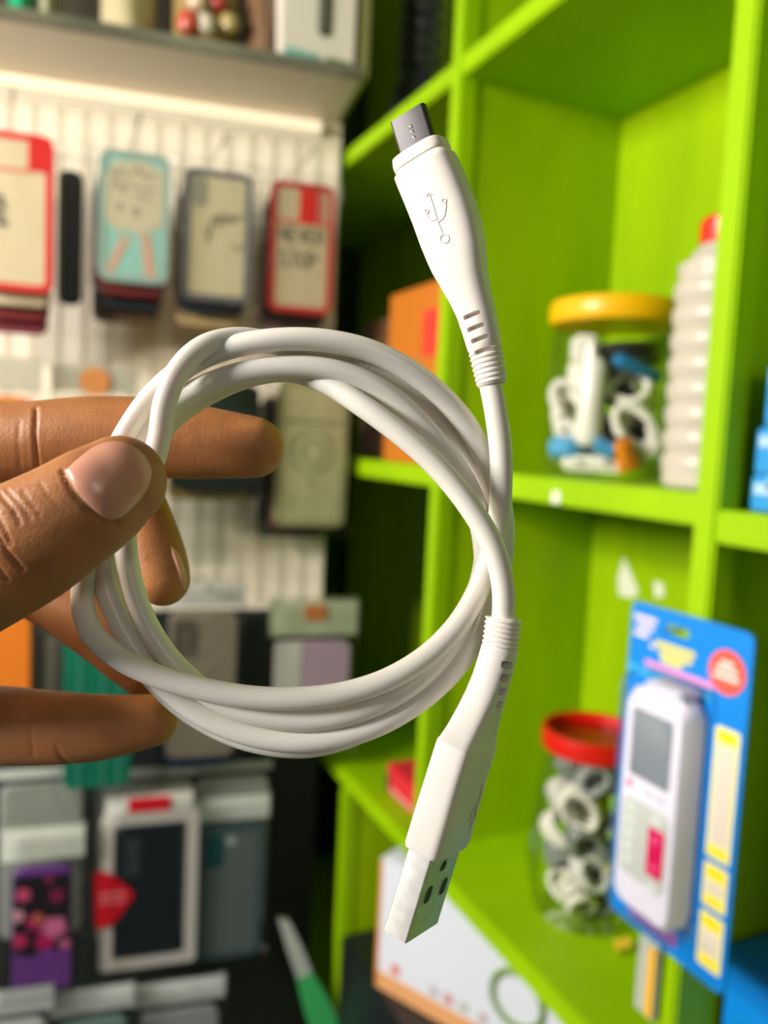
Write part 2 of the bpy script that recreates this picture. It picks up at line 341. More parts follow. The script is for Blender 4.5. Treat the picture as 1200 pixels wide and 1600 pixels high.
BLK = mat('dark_hole', (.01, .01, .01), .6)
for fr_, du in ((.30, 0), (.56, 0), (.80, 0)):                   # bright dimples on the micro plug
    c = A1+t1*(L1*(.35+.5*(fr_-.2)))+s1*(.00015)+q1*.00098
    lathe_pts = [(.00036, 0), (.0003, .00012), (.00012, .0002)]
    vs_, f = [], []
    for r, z in lathe_pts:
        for k in range(12):
            an = k*math.pi/6; vs_.append(c+s1*(r*math.cos(an))+t1*(r*math.sin(an))+q1*z)
    for l in range(2):
        for k in range(12): f.append((l*12+k, l*12+(k+1) % 12, (l+1)*12+(k+1) % 12, (l+1)*12+k))
    f.append(tuple(range(24, 36))); mesh_obj('dimple', vs_, f, mat('bright_steel', (.9, .88, .85), .25, metal=1), mp_)
def pad(name, c, u, v, n, wu, wv, th, m, parent, r=.2):           # small rounded plate sitting on a face
    return slab(name, rrect(wu, wv, min(wu, wv)*r), (c, u, v, n), th, m, parent, th*.3)
for z, du, wu, wv in ((.26, .0, .0022, .0019), (.53, -.0029, .0024, .0031), (.53, .0029, .0024, .0031)):   # square holes of the USB-A shell
    c = A2+t2*(L2*z)+s2*.00222+q2*(-du)
    pad('contact_hole', c, q2, t2, s2, wu, wv, .00006, BLK, ap_, .25)
    frame_ring('hole_rim', wu+.0004, wv+.0004, .0005, .0002, (c, q2, t2, s2), .00012, STEEL, ap_)
DG = bpy.context.evaluated_depsgraph_get
def bvh_of(o):
    me = o.data; return BVHTree.FromPolygons([o.matrix_basis @ v.co for v in me.vertices], [tuple(p.vertices) for p in me.polygons])
def hit(bv, px, py):
    r = ray(px, py).normalized(); h = bv.ray_cast(C0, r); return (h[0], h[1]) if h[0] else (None, None)
def on_surface(bv, pts, lift=0):
    out = []
    for px, py in pts:
        h, n = hit(bv, px, py)
        if h: out.append(h+n*lift)
    return out
bpy.context.view_layer.update()
mb, ab = bvh_of(mh), bvh_of(ah)
def glyph(bv, lines, r, m, parent, name='usb_symbol'):
    vs_, f = [], []
    for pts in lines:
        P = on_surface(bv, pts, r*.15)
        if len(P) < 2: continue
        P = catmull(P, 3) if len(P) > 2 else P
        v2, f2 = tube_data(P, r, 6); k = len(vs_); vs_ += v2; f += [tuple(i+k for i in q) for q in f2]
    if vs_: mesh_obj(name, vs_, f, m, parent)
def circ(cx, cy, r): return [(cx+r*math.cos(a*math.pi/5), cy+r*math.sin(a*math.pi/5)) for a in range(11)]
glyph(mb, [[(671, 303), (677, 322), (684, 345), (692, 366)], circ(695, 373, 7), [(685, 347), (693, 340), (696, 330), (697, 318)], circ(694, 314, 3.5), [(683, 341), (674, 345), (669, 339), (666, 333)], circ(667, 330, 3), [(667, 308), (670, 301), (675, 305)]], .00012, HOUSE, mh)
ENGR = mat('engraving_shade_grey', (.40, .37, .32), .6)  # shade inside the engraved symbol, painted as grey lines
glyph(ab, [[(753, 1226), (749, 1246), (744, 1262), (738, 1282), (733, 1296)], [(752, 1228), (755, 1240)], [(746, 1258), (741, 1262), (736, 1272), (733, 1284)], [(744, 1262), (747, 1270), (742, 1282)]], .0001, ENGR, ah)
def slots(o, bv, spots, u, v, n, wu, wv, dep, inner):
    """cut recessed windows into a housing, leaving a darker floor in each"""
    vs_, f, floors = [], [], []
    for px, py in spots:
        h, nn = hit(bv, px, py)
        if not h: continue
        k = len(vs_)
        P = rrect(wu, wv, wv*.3, 3); m_ = len(P)
        for z in (-dep, .002): vs_ += [h+u*p[0]+v*p[1]+n*z for p in P]
        f.append(tuple(range(k, k+m_))[::-1]); f.append(tuple(range(k+m_, k+2*m_)))
        f += [(k+i, k+(i+1) % m_, k+m_+(i+1) % m_, k+m_+i) for i in range(m_)]
        floors.append(h-n*(dep-.00001))
    cut = mesh_obj('cutter', vs_, f, None, None, False)
    md = o.modifiers.new('b', 'BOOLEAN'); md.object = cut; md.operation = 'DIFFERENCE'; md.solver = 'EXACT'
    bpy.context.view_layer.update()
    me = bpy.data.meshes.new_from_object(o.evaluated_get(DG())); o.modifiers.clear()
    if len(me.polygons) > 500: o.data = me
    bpy.data.objects.remove(cut)
    for p in o.data.polygons: p.use_smooth = True
    o.data.set_sharp_from_angle(angle=math.radians(38))
    for c in floors: pad('slot_floor', c, u, v, n, wu*.96, wv*.96, .00004, inner, o, .3)
slots(mh, mb, [(736, 492), (742, 511), (748, 529), (753, 547)], ms, mt, mq, .0031, .0008, .0016, HOUSE)
slots(ah, ab, [(794, 1040), (790, 1060), (785, 1081), (780, 1101)], aq, at_, as_, .0022, .00125, .0015, mat('slot_shade_grey', (.16, .145, .12), .6))  # slot floors coloured dark to paint the shade inside the recesses

# ================================================================== the hand
def chain(pts, flat=.86, ends=(True, True), seg=20, n=6):
    """pts: (px, py, depth_mm, radius_mm) -> closed tapered limb in camera space"""
    P = catmull([Vector((a, b, d)) for a, b, d, r in pts], n); R = [c.x for c in catmull([Vector((r, 0, 0)) for *_, r in pts], n)]
    # radii follow the same parameter count
    R = []
    for i in range(len(pts)-1):
        for k in range(n): t = k/n; R.append(pts[i][3]*(1-t)+pts[i+1][3]*t)
    R.append(pts[-1][3])
    W = [atd(p.x, p.y, p.z/1000) for p in P]; R = [r/1000 for r in R]
    # round ends
    def capend(Wa, Wb, r):
        t = (Wa-Wb).normalized(); return [(Wa+t*r*math.sin(a), r*math.cos(a)) for a in (.35, .7, 1.0, 1.25, 1.45)]
    lst = list(zip(W, R))
    lst = [x for x in reversed(capend(W[0], W[1], R[0]))]+lst+capend(W[-1], W[-2], R[-1])
    W = [x[0] for x in lst]; R = [x[1] for x in lst]; vs_, f = [], []
    for i in range(len(W)):
        t = (W[min(i+1, len(W)-1)]-W[max(i-1, 0)]).normalized(); v = (C0-W[i]).normalized()
        s = t.cross(v).normalized(); q = s.cross(t).normalized()
        for k in range(seg):
            an = 2*math.pi*k/seg; vs_.append(W[i]+s*(R[i]*math.cos(an))+q*(R[i]*flat*math.sin(an)))
    for i in range(len(W)-1):
        for k in range(seg): f.append((i*seg+k, i*seg+(k+1) % seg, (i+1)*seg+(k+1) % seg, (i+1)*seg+k))
    f.append(tuple(range(seg))[::-1]); f.append(tuple(range((len(W)-1)*seg, len(W)*seg)))
    return vs_, f
LIMBS = [
 chain([(-560, 1060, 176, 17), (-330, 1010, 152, 14), (-150, 945, 133, 11.6), (-40, 890, 126, 10.6), (40, 848, 124, 9.9), (110, 806, 124, 8.9), (160, 772, 125, 8.3), (186, 753, 126, 7.5)], .80),
 chain([(-420, 740, 205, 11), (-260, 712, 190, 9.6), (-120, 700, 172, 9), (-20, 694, 162, 8.5), (60, 689, 159.5, 8.05), (140, 684, 159, 8.3), (230, 685, 159, 8.2), (310, 691, 158.5, 7.4), (396, 699, 158, 6.2)], .9),
 chain([(-430, 850, 208, 11), (-250, 815, 196, 9.6), (-60, 790, 182, 8.6), (100, 770, 172, 8), (190, 775, 166, 7.2), (226, 830, 161, 6.4), (249, 885, 158.5, 5.8), (255, 905, 158, 5.4)], .9),
 chain([(-420, 960, 207, 11), (-240, 905, 196, 9.4), (-60, 880, 183, 8.2), (60, 915, 178, 7.7), (150, 975, 174, 7.3), (205, 1022, 172.5, 6.8), (230, 1046, 172, 6.2)], .9),
 chain([(-380, 1080, 202, 10.5), (-220, 1105, 188, 9.2), (-90, 1128, 174, 8.6), (0, 1134, 166, 8.2), (90, 1137, 163, 7.4), (160, 1136, 161.5, 6.6), (238, 1126, 161, 5.3)], .9),
 chain([(-900, 1040, 200, 22), (-660, 980, 200, 20), (-440, 800, 204, 13.5)], .75), chain([(-900, 1060, 200, 22), (-660, 1000, 202, 20), (-450, 900, 207, 13)], .75),
 chain([(-900, 1060, 200, 22), (-660, 1020, 202, 20), (-440, 1000, 206, 13)], .75), chain([(-900, 1080, 200, 22), (-650, 1060, 198, 18), (-400, 1085, 202, 12)], .75),
 chain([(-480, 900, 190, 15), (-340, 930, 172, 12), (-220, 940, 152, 9)], .8),
 chain([(-1500, 1250, 215, 25), (-1150, 1130, 205, 23), (-800, 1040, 200, 21)], .8)]
vs_, fs_ = [], []
for v2, f2 in LIMBS:
    k = len(vs_); vs_ += v2; fs_ += [tuple(i+k for i in q) for q in f2]
hand = mesh_obj('person', vs_, fs_, SKIN)
md = hand.modifiers.new('r', 'REMESH'); md.mode = 'VOXEL'; md.voxel_size = .0005
md = hand.modifiers.new('s', 'SMOOTH'); md.factor = .5; md.iterations = 16
bpy.context.view_layer.update()
me = bpy.data.meshes.new_from_object(hand.evaluated_get(DG())); hand.modifiers.clear(); hand.data = me
# creases pressed into the skin: (polyline in pixels, half-width px, depth mm, max camera depth mm)
CREASES = [([(56, 640), (54, 680), (58, 725), (62, 760)], 3.2, .5, 170), ([(30, 660), (28, 690), (31, 730)], 3, .12, 170),
 ([(-8, 828), (10, 862), (34, 890)], 3.2, .6, 132), ([(0, 772), (20, 795), (30, 818)], 2.8, .45, 132), ([(-14, 790), (4, 822), (16, 850)], 2.8, .42, 132), ([(10, 766), (34, 792), (48, 812)], 2.6, .32, 132), ([(36, 768), (50, 790), (62, 806)], 2.4, .22, 132),
 ([(62, 756), (74, 772), (90, 786)], 2.4, .2, 132), ([(-22, 848), (-8, 880), (10, 905)], 3, .4, 132), ([(-30, 800), (-16, 835), (-4, 856)], 3, .4, 132), ([(97, 736), (112, 768), (138, 797), (166, 818), (184, 818)], 3.2, .45, 132),
 ([(88, 1168), (97, 1185), (110, 1195)], 3.5, .22, 175), ([(40, 1090), (46, 1130), (52, 1180)], 3.5, .14, 175), ([(232, 872), (252, 880), (275, 890)], 3, .12, 170)]
def seg_d(px, py, a, b):
    dx, dy = b[0]-a[0], b[1]-a[1]; t = max(0, min(1, ((px-a[0])*dx+(py-a[1])*dy)/(dx*dx+dy*dy)))
    return math.hypot(px-a[0]-t*dx, py-a[1]-t*dy)
COS = [v.co.copy() for v in me.vertices]; NOR = [v.normal.copy() for v in me.vertices]
for vi, co in enumerate(COS):
    px, py, d = pix(co)
    if px < -60 or px > 300: continue
    n = NOR[vi]
    if n.dot(C0-co) < 0: continue
    off = 0
    for pl_, wd, dep, dm in CREASES:
        if d*1000 > dm or (dm > 150 and d < .145): continue
        if px < min(p[0] for p in pl_)-20 or px > max(p[0] for p in pl_)+20: continue
        dd = min(seg_d(px, py, pl_[i], pl_[i+1]) for i in range(len(pl_)-1))
        off -= dep*math.exp(-(dd/wd)**2)
        off += .10*dep*math.exp(-((dd-2.2*wd)/wd)**2)
    if off: COS[vi] = co+n*(off/1000)
me.vertices.foreach_set('co', [c for v in COS for c in v])
me.update()
for p in me.polygons: p.use_smooth = True
tag(hand, 'bare left hand holding the coiled white cable between thumb and fingers', 'person')
hv = BVHTree.FromPolygons([v.co.copy() for v in me.vertices], [tuple(p.vertices) for p in me.polygons])
NP = catmull([Vector((*p, 0)) for p in [(100, 735), (116, 766), (138, 791), (162, 811), (184, 812), (210, 794), (232, 765), (239, 738), (228, 711), (206, 694), (180, 687), (150, 694), (122, 714), (100, 735)]], 5)[:-1]
cen = Vector((172, 748, 0)); rings = [.02, .25, .5, .7, .85, .95, 1.0]; vs_, f = [], []; n = len(NP); ok = True
for ri, k in enumerate(rings):
    for p in NP:
        q = cen+(p-cen)*k; h, nn = hit(hv, q.x, q.y)
        if not h: h, nn = hit(hv, cen.x+(p-cen).x*.93, cen.y+(p-cen).y*.93)
        vs_.append(h+(C0-h).normalized()*(.00075*(1-k**6)-.00012*k**6))
for l in range(len(rings)-1):
    for i in range(n): f.append((l*n+i, l*n+(i+1) % n, (l+1)*n+(i+1) % n, (l+1)*n+i))
f.append(tuple(range(n)))
nl = mesh_obj('thumbnail', vs_, f, NAIL, hand); nl['label'] = 'glossy pink thumbnail'


# nail of the middle finger, seen edge-on
P2 = catmull([Vector((*p, 0)) for p in [(266, 850), (278, 862), (288, 888), (292, 908), (290, 924), (283, 915), (276, 890), (268, 866), (266, 850)]], 4)[:-1]
c2 = sum(P2, Vector())/len(P2); vs_, f = [], []; n = len(P2)
for k in (.03, .5, .8, 1.0):
    for p in P2:
        q = c2+(p-c2)*k; h, nn = hit(hv, q.x, q.y)
        if not h: h, nn = hit(hv, c2.x+(p-c2).x*.6, c2.y+(p-c2).y*.6)
        vs_.append(h+nn*(.0006*(1-k**4)-.0001*k))
for l in range(3):
    for i in range(n): f.append((l*n+i, l*n+(i+1) % n, (l+1)*n+(i+1) % n, (l+1)*n+i))
f.append(tuple(range(n))); mesh_obj('fingernail', vs_, f, NAIL, hand)

# ================================================================== phone cases on the display wall
HOOKS = []
def pb(px0, px1, py0, py1, y):
    """pixel bounds -> x range and z range on the plane of a hanging pack"""
    pm = (px0+px1)/2; ym = (py0+py1)/2
    return onp(px0, ym, 1, y).x, onp(px1, ym, 1, y).x, onp(pm, py1, 1, y).z, onp(pm, py0, 1, y).z
def hook(x, z, y0, label):
    t = tag(tube('display_hook', catmull([(x, YW(x)-.004, z-.004), (x, YW(x)-.02, z), (x, y0+.01, z+.001), (x, y0, z+.008)], 4), .0017, CHROME, None, 8), label, 'hook', 'metal hooks on the display wall')
def pack(label, b, y, body, border=None, header=None, hdr=.03, bagpad=(.009, .012), deco=None, bag=True, name='phone_case_pack', thick=.010, group='phone cases hanging on the display wall', lens=None, tilt=0):
    x0, x1, z0, z1 = b; cx, cz, w_, h_ = (x0+x1)/2, (z0+z1)/2, x1-x0, z1-z0
    t = thing(name, label, 'phone case', (cx, y, z0-bagpad[1]), group); t.rotation_euler.z = WA*.9
    fr = (Vector((cx, y, cz)), X, Z, -Y)
    cs = slab('phone_case', rrect(w_, h_, .011), fr, thick*.8, body, t, .002)
    if border:
        frame_ring('case_rim', w_+.002, h_+.002, .012, .0075, (Vector((cx, y, cz)), X, Z, -Y), thick*.8+.0012, border, t)
    F0 = (Vector((cx, y-thick*.8-.0002, cz)), X, Z, -Y)
    def bit(nm, u0, u1, v0, v1, m, r=.002, th=.0008):            # u,v in 0..1 of the case face
        O = F0[0]+X*(((u0+u1)/2-.5)*w_)+Z*(((v0+v1)/2-.5)*h_)
        return slab(nm, rrect((u1-u0)*w_, (v1-v0)*h_, r), (O, X, Z, -Y), th, m, cs, .0003)
    if deco: deco(bit, cs, F0, w_, h_)
    if header is not None:
        box('header_card', (x0-bagpad[0]*.8, y-.002, z1+.006), (x1+bagpad[0]*.8, y-.0005, z1+.006+hdr), header, t, .0004)
    if bag:
        hh = h_+2*bagpad[1]+(hdr if header is not None else 0)
        o = slab('clear_bag', rrect(w_+2*bagpad[0], hh, .004), (Vector((cx, y+.001, cz+(hdr/2 if header is not None else 0))), X, Z, -Y), thick+.004, FILM, t, .006)
    return t
RED = plain((226, 30, 22)); DRED = plain((120, 22, 26)); NAVY = plain((24, 32, 48)); BRN = plain((96, 70, 40)); CRM = plain((226, 212, 180)); GREYB = plain((108, 106, 112))
INK = plain((60, 62, 58)); TEAL = plain((150, 205, 196)); PINKC = plain((214, 172, 150)); MAR = plain((116, 30, 52))
def d_p1(bit, cs, F0, w_, h_):
    bit('red_block', .70, .99, .77, .995, RED); bit('divider_bar', .0, .72, .755, .775, plain((230, 110, 80)))
    for u, v in ((.30, .58), (.33, .53), (.31, .47), (.345, .42)): bit('print_mark', u, u+.11, v-.02, v+.016, INK, .001)
def curve_bits(cs, F0, w_, h_, lines, r, m, nm='print_line'):
    for ln in lines:
        P = [F0[0]+X*((u-.5)*w_)+Z*((v-.5)*h_)-Y*.0004 for u, v in ln]
        tube(nm, catmull(P, 4) if len(P) > 2 else P, r, m, cs, 6)
def d_p2(bit, cs, F0, w_, h_):
    m = plain((206, 196, 168)); pts = [(-.42, -.02), (-.25, -.12), (-.05, -.1), (.1, -.15), (.3, -.08), (.47, -.02), (.47, .38), (.1, .44), (-.3, .42), (-.42, .3)]
    slab('cream_patch', [(u*w_, v*h_) for u, v in pts], F0, .0006, m, cs, .0003)
    slab('pink_stripe', [(u*w_, v*h_) for u, v in [(-.4, -.42), (-.3, -.46), (-.05, -.16), (-.17, -.14)]], F0, .0005, PINKC, cs, .0002)
    slab('pink_stripe', [(u*w_, v*h_) for u, v in [(.1, -.15), (.24, -.12), (.34, -.46), (.16, -.46)]], F0, .0005, PINKC, cs, .0002)
    curve_bits(cs, F0, w_, h_, [[(.14, .86), (.22, .8), (.3, .87), (.38, .8)], [(.45, .83), (.55, .88), (.65, .82), (.8, .85)], [(.16, .7), (.24, .78), (.33, .68), (.36, .76)], [(.42, .75), (.6, .73), (.8, .74)], [(.5, .68), (.62, .66), (.76, .67)],
      [(.3, .6), (.34, .57), (.3, .55), (.26, .58), (.3, .6)], [(.53, .58), (.58, .54), (.53, .51), (.48, .55), (.53, .58)]], .0011, plain((126, 124, 108)))
def d_p3(bit, cs, F0, w_, h_):
    bit('camera_window', .09, .33, .72, .95, plain((150, 150, 132)), .008)
    curve_bits(cs, F0, w_, h_, [[(.36, .5), (.45, .66), (.5, .58), (.54, .68), (.6, .6)], [(.62, .62), (.68, .68), (.72, .62), (.8, .68), (.86, .66)], [(.3, .56), (.36, .5), (.33, .44)], [(.72, .44), (.82, .42), (.9, .44)]], .0013, plain((122, 120, 98)))
def d_p4(bit, cs, F0, w_, h_):
    bit('red_block', .10, .97, .69, .71, RED); bit('red_block', .44, .73, .71, .955, RED); bit('pink_bar', .74, .82, .71, .955, plain((206, 120, 104)))
    def L(ch, u, v, w_=.10, h=.055):
        G = {'N': [[(0, -1), (0, 1), (1, -1), (1, 1)]], 'E': [[(1, 1), (0, 1)], [(0, 1), (0, -1)], [(0, -1), (1, -1)], [(0, 0), (.8, 0)]], 'V': [[(0, 1), (.5, -1)], [(.5, -1), (1, 1)]], 'R': [[(0, -1), (0, 1)], [(0, 1), (.9, .8), (.9, .2), (0, 0)], [(.2, 0), (1, -1)]],
             'S': [[(1, .8), (.5, 1), (0, .6), (.5, 0), (1, -.5), (.5, -1), (0, -.8)]], 'T': [[(0, 1), (1, 1)], [(.5, 1), (.5, -1)]], 'O': [[(.5, 1), (0, .4), (0, -.4), (.5, -1), (1, -.4), (1, .4), (.5, 1)]], 'P': [[(0, -1), (0, 1)], [(0, 1), (.9, .8), (.9, .2), (0, 0)]]}[ch]
        return [[(u+x*w_, v+y*h) for x, y in g] for g in G]
    lw = []
    for k, ch in enumerate('NEVER'): lw += L(ch, .16+.142*k, .60)
    for k, ch in enumerate('STOP'): lw += L(ch, .16+.155*k, .41, .115, .06)
    curve_bits(cs, F0, w_, h_, lw, .0011, plain((112, 110, 84)))
def stack(label, pxs, y, cols, gap=.0165):
    """the cases hanging behind the front one, seen below it"""
    x0, x1, z0, z1 = pxs
    for i, c in enumerate(cols):
        yy = y+gap*(i+1)
        pack(label[i], (x0-.001*i, x1-.001*i, z0-.0135*(i+1), z1-.008*(i+1)), yy, c, bag=False, thick=.009)
y1 = .962
b1 = pb(-48, 84, 206, 452, y1-.01); pack('white phone case with broad red rim and red corner block, at the left picture edge', b1, y1, CRM, RED, deco=d_p1)
stack(['white phone case hanging right behind the red rimmed case at left', 'dark maroon phone case lowest behind the red rimmed case at left', 'wine coloured phone case at the back of the leftmost hook'], b1, y1, [CRM, DRED, MAR])
b2 = pb(157, 265, 238, 440, y1-.01); pack('mint phone case with cream scribbled print and two pink stripes', b2, y1, TEAL, plain((150, 178, 170)), deco=d_p2)
stack(['bright red phone case hanging behind the mint scribbled case', 'navy phone case hanging behind the mint and red cases', 'brown phone case at the back behind the mint case'], b2, y1, [DRED, NAVY, BRN])
b3 = pb(290, 392, 267, 470, y1-.01); pack('cream phone case with grey rim and thin script lettering', b3, y1, plain((206, 196, 160)), GREYB, deco=d_p3)
stack(['navy phone case hanging behind the grey rimmed script case', 'tan phone case at the back behind the grey rimmed script case'], b3, y1, [NAVY, plain((176, 152, 108))])
b4 = pb(426, 520, 286, 488, y1-.01); pack('cream phone case with red rim and two lines of dark lettering beside the green shelf', b4, y1, plain((206, 192, 158)), plain((196, 48, 40)), deco=d_p4)
stack(['black phone case hanging behind the red rimmed lettered case', 'mauve phone case at the back behind the red rimmed lettered case'], b4, y1, [BLACK, plain((150, 128, 130))])
for b, nm in ((b1, 'red rimmed case at the left picture edge'), (b2, 'mint scribbled case'), (b3, 'grey rimmed script case'), (b4, 'red rimmed lettered case')):
    hook((b[0]+b[1])/2, b[3]+.028, .93, 'thin metal display hook above the '+nm)
# dark slab put in as the shadow between the first two cases
pack('black slab standing in for the shadow left of the mint case', pb(90, 130, 268, 478, 1.02), 1.02, plain((20, 22, 18)), None, bag=False)
# second row
def d_disc(bit, cs, F0, w_, h_):
    for k, (R_, cz_) in enumerate(((.30, .02), (.16, .02))):
        P = [F0[0]+X*(R_*w_*math.cos(a*math.pi/12))+Z*(cz_*h_+R_*w_*math.sin(a*math.pi/12))-Y*.0003 for a in range(24)]
        tube('print_ring', P, .0016, plain((150, 156, 112)), cs, 6, True)
    bit('divider_bar', .05, .95, .71, .735, plain((136, 138, 96))); bit('print_dot', .45, .55, .28, .33, plain((150, 152, 108)), .003)
y2 = .955
b = pb(437, 541, 596, 822, y2-.01); pack('pale olive phone case printed with rings, right of the index fingertip', b, y2, plain((186, 184, 140)), plain((150, 148, 104)), deco=d_disc)
pack('rust brown phone case hanging behind the ring printed case', (b[0], b[1], b[2]-.009, b[3]-.01), y2+.018, plain((96, 52, 36)), None)
pack('dark green phone case at the back behind the ring printed case', (b[0]-.012, b[1]-.01, b[2]-.018, b[3]-.02), y2+.034, plain((30, 40, 36)), None, bag=False)
hook((b[0]+b[1])/2, b[3]+.026, .93, 'thin metal display hook above the ring printed case')
b = pb(268, 400, 600, 765, y2); pack('dark bottle green phone case behind the index finger', b, y2, plain((18, 34, 28)), plain((14, 24, 22)))
pack('mustard phone case hanging behind the dark bottle green case', (b[0], b[1]-.003, b[2]-.014, b[3]-.02), y2+.018, plain((150, 134, 74)), None)
pack('black phone case hanging at the back right of the dark green case', (b[0]+.02, b[1]+.012, b[2]-.012, b[3]-.01), y2+.034, plain((16, 18, 16)), None, bag=False)
b = pb(-50, 52, 618, 800, y2); pack('orange phone case behind the index finger at the left picture edge', b, y2, plain((236, 138, 52)), None, header=plain((214, 208, 190)), hdr=.036)
b = pb(92, 200, 622, 800, y2); t = pack('white boxed phone case with round orange sticker above the index finger', b, y2, plain((198, 194, 178)), None, header=plain((190, 186, 170)), hdr=.028)
cx = (b[0]+b[1])/2; lathe('orange_sticker', [(.016, 0), (.016, .0012)], (0, 0, 0), plain((228, 150, 84)), None, 28)
st = bpy.data.objects['orange_sticker']; st.data.transform(Matrix.Translation((cx, y2-.004, b[3]+.018)) @ Matrix.Rotation(math.pi/2, 4, 'X')); put(st, t)
# third row
y3 = .95
pack('bright orange phone case pack below the thumb at the left edge', pb(-50, 50, 960, 1100, y3), y3, plain((222, 120, 28)), None, bag=False)
def d_teal(bit, cs, F0, w_, h_):
    for u in (.2, .55, .8): bit('pale_streak', u, u+.07, .02, .98, plain((60, 150, 128)), .001)
b = pb(100, 205, 985, 1228, y3); pack('teal green phone case in clear bag behind the lower fingers', b, y3, plain((12, 128, 100)), None, deco=d_teal, header=plain((210, 214, 204)))
pack('white backed clear pack hanging between the orange and teal packs', pb(62, 105, 980, 1180, y3+.03), y3+.03, plain((206, 208, 198)), plain((90, 96, 88)))
def d_taupe(bit, cs, F0, w_, h_):
    bit('camera_window', .08, .42, .70, .95, plain((96, 88, 78)), .006)
    for v in (.73, .80, .87): bit('lens_ring', .16, .32, v, v+.05, plain((160, 152, 140)), .003)
b = pb(262, 366, 955, 1180, y3); pack('taupe phone case with camera cutout seen through the cable loop', b, y3, plain((142, 132, 116)), None, deco=d_taupe, header=plain((200, 202, 196)), hdr=.028)
pack('deep blue phone case peeping out below the taupe case', (b[0]+.004, b[1]+.002, b[2]-.018, b[3]-.03), y3+.019, plain((28, 66, 128)), None)
hook((b[0]+b[1])/2, b[3]+.03, .92, 'thin metal display hook above the taupe case')
pack('black phone case between the taupe and the lilac packs', pb(372, 414, 958, 1150, y3+.02), y3+.02, plain((22, 28, 32)), None, bag=False)
def d_lilac(bit, cs, F0, w_, h_): bit('white_card', .0, .35, .0, 1.0, plain((214, 214, 206)), .001)
b = pb(428, 540, 1000, 1165, y3); t = pack('lilac phone case in glossy bag with orange label at the loop\'s right', b, y3, plain((196, 170, 192)), None, deco=d_lilac, header=plain((190, 200, 168)), hdr=.045)
box('orange_label', ((b[0]+b[1])/2-.012, y3-.0045, b[3]+.026), ((b[0]+b[1])/2+.016, y3-.002, b[3]+.046), plain((214, 128, 74)), t, .0005)
# fourth row
y4 = .945
def d_flower(bit, cs, F0, w_, h_):
    rnd = random.Random(3)
    slab('black_field', [(u*w_, v*h_) for u, v in [(-.47, -.16), (-.2, -.2), (.1, -.12), (.3, -.18), (.47, -.08), (.47, .44), (-.47, .44)]], F0, .0004, plain((30, 26, 34)), cs, .0002)
    for u, v, R_, c in ((-.1, .08, .17, (186, 30, 104)), (.22, .02, .2, (226, 120, 168)), (-.32, .3, .13, (220, 84, 130)), (.25, .27, .13, (140, 30, 84)), (-.38, -.06, .14, (206, 48, 110)), (.05, -.08, .16, (196, 26, 100)), (-.42, .14, .12, (238, 170, 190)), (.4, -.12, .1, (214, 110, 150)), (.12, .40, .08, (150, 40, 90))):
        pts = []
        for k in range(15):
            a = 2*math.pi*k/15; rr = R_*w_*(1+.18*math.cos(5*a+u*9)); x = max(-.48*w_, min(.48*w_, u*w_+rr*math.cos(a))); z = max(-.48*h_, min(.46*h_, v*h_+rr*math.sin(a))); pts.append((x, z))
        slab('printed_petal', pts, F0, .0006+.0004*rnd.random(), plain(c), cs, .0002)
    P = [F0[0]+X*((-.06+.07*math.cos(a*math.pi/6))*w_)+Z*(.1*h_+.07*w_*math.sin(a*math.pi/6))-Y*.001 for a in range(12)]
    tube('gold_ring', P, .001, plain((214, 158, 40)), cs, 6, True)
b = pb(20, 112, 1350, 1545, y4); pack('purple phone case printed with pink flowers in a white headed bag', b, y4, plain((116, 62, 150)), None, deco=d_flower, header=plain((220, 224, 214)), hdr=.038, bagpad=(.016, .012))
def d_black(bit, cs, F0, w_, h_):
    bit('camera_window', .1, .4, .62, .93, plain((44, 54, 60)), .007)
    for v in (.66, .74, .82): bit('lens_ring', .19, .32, v, v+.055, plain((112, 120, 124)), .004)
    slab('red_tag', [(u*w_, v*h_) for u, v in [(-.78, .17), (-.74, .20), (-.52, .16), (-.22, .02), (-.2, -.02), (-.5, -.22), (-.72, -.24), (-.76, -.2)]], (F0[0]-Y*.001, X, Z, -Y), .001, plain((232, 16, 44)), cs, .0003)
    bit('tag_lettering', -.2, .18, .5, .53, plain((240, 130, 140)), .001, .0026); bit('tag_lettering', -.2, .18, .45, .475, plain((240, 130, 140)), .001, .0026)
b = pb(178, 282, 1285, 1488, y4); t = pack('black phone case with red tag in a white framed pack', b, y4, plain((20, 34, 42)), None, deco=d_black, header=plain((224, 224, 216)), hdr=.03, bagpad=(.014, .012))
frame_ring('white_frame', b[1]-b[0]+.034, b[3]-b[2]+.03, .006, .0145, (Vector(((b[0]+b[1])/2+.002, y4-.0045, (b[2]+b[3])/2)), X, Z, -Y), .001, plain((214, 208, 204)), t)
box('red_label', ((b[0]+b[1])/2-.024, y4-.0045, b[3]+.012), ((b[0]+b[1])/2+.024, y4-.002, b[3]+.032), plain((226, 16, 40)), t, .0004)
def d_grey(bit, cs, F0, w_, h_):
    bit('camera_block', .0, .38, .70, .95, plain((20, 84, 90)), .008); bit('teal_edge', -.03, .05, .0, .7, plain((34, 96, 112)), .001); bit('lens_ring', .42, .58, .86, .93, plain((170, 184, 186)), .005)
b = pb(310, 405, 1288, 1488, y4); pack('grey phone case with teal camera block in a glossy bag', b, y4, plain((100, 112, 112)), plain((66, 92, 98)), deco=d_grey, header=plain((216, 222, 216)), hdr=.03)
for px0, px1, py0, lb in ((0, 128, 1222, 'pale clear pack with streaky film above the flowered case'), (150, 296, 1222, 'pale clear pack peeping out above the red tagged case'), (306, 412, 1212, 'grey clear pack peeping out above the teal camera block case')):
    b = pb(px0, px1, py0, py0+235, y4+.04); pack(lb, b, y4+.04, plain((168, 172, 164)), None, header=plain((206, 210, 204)), hdr=.012, bagpad=(.006, .006))
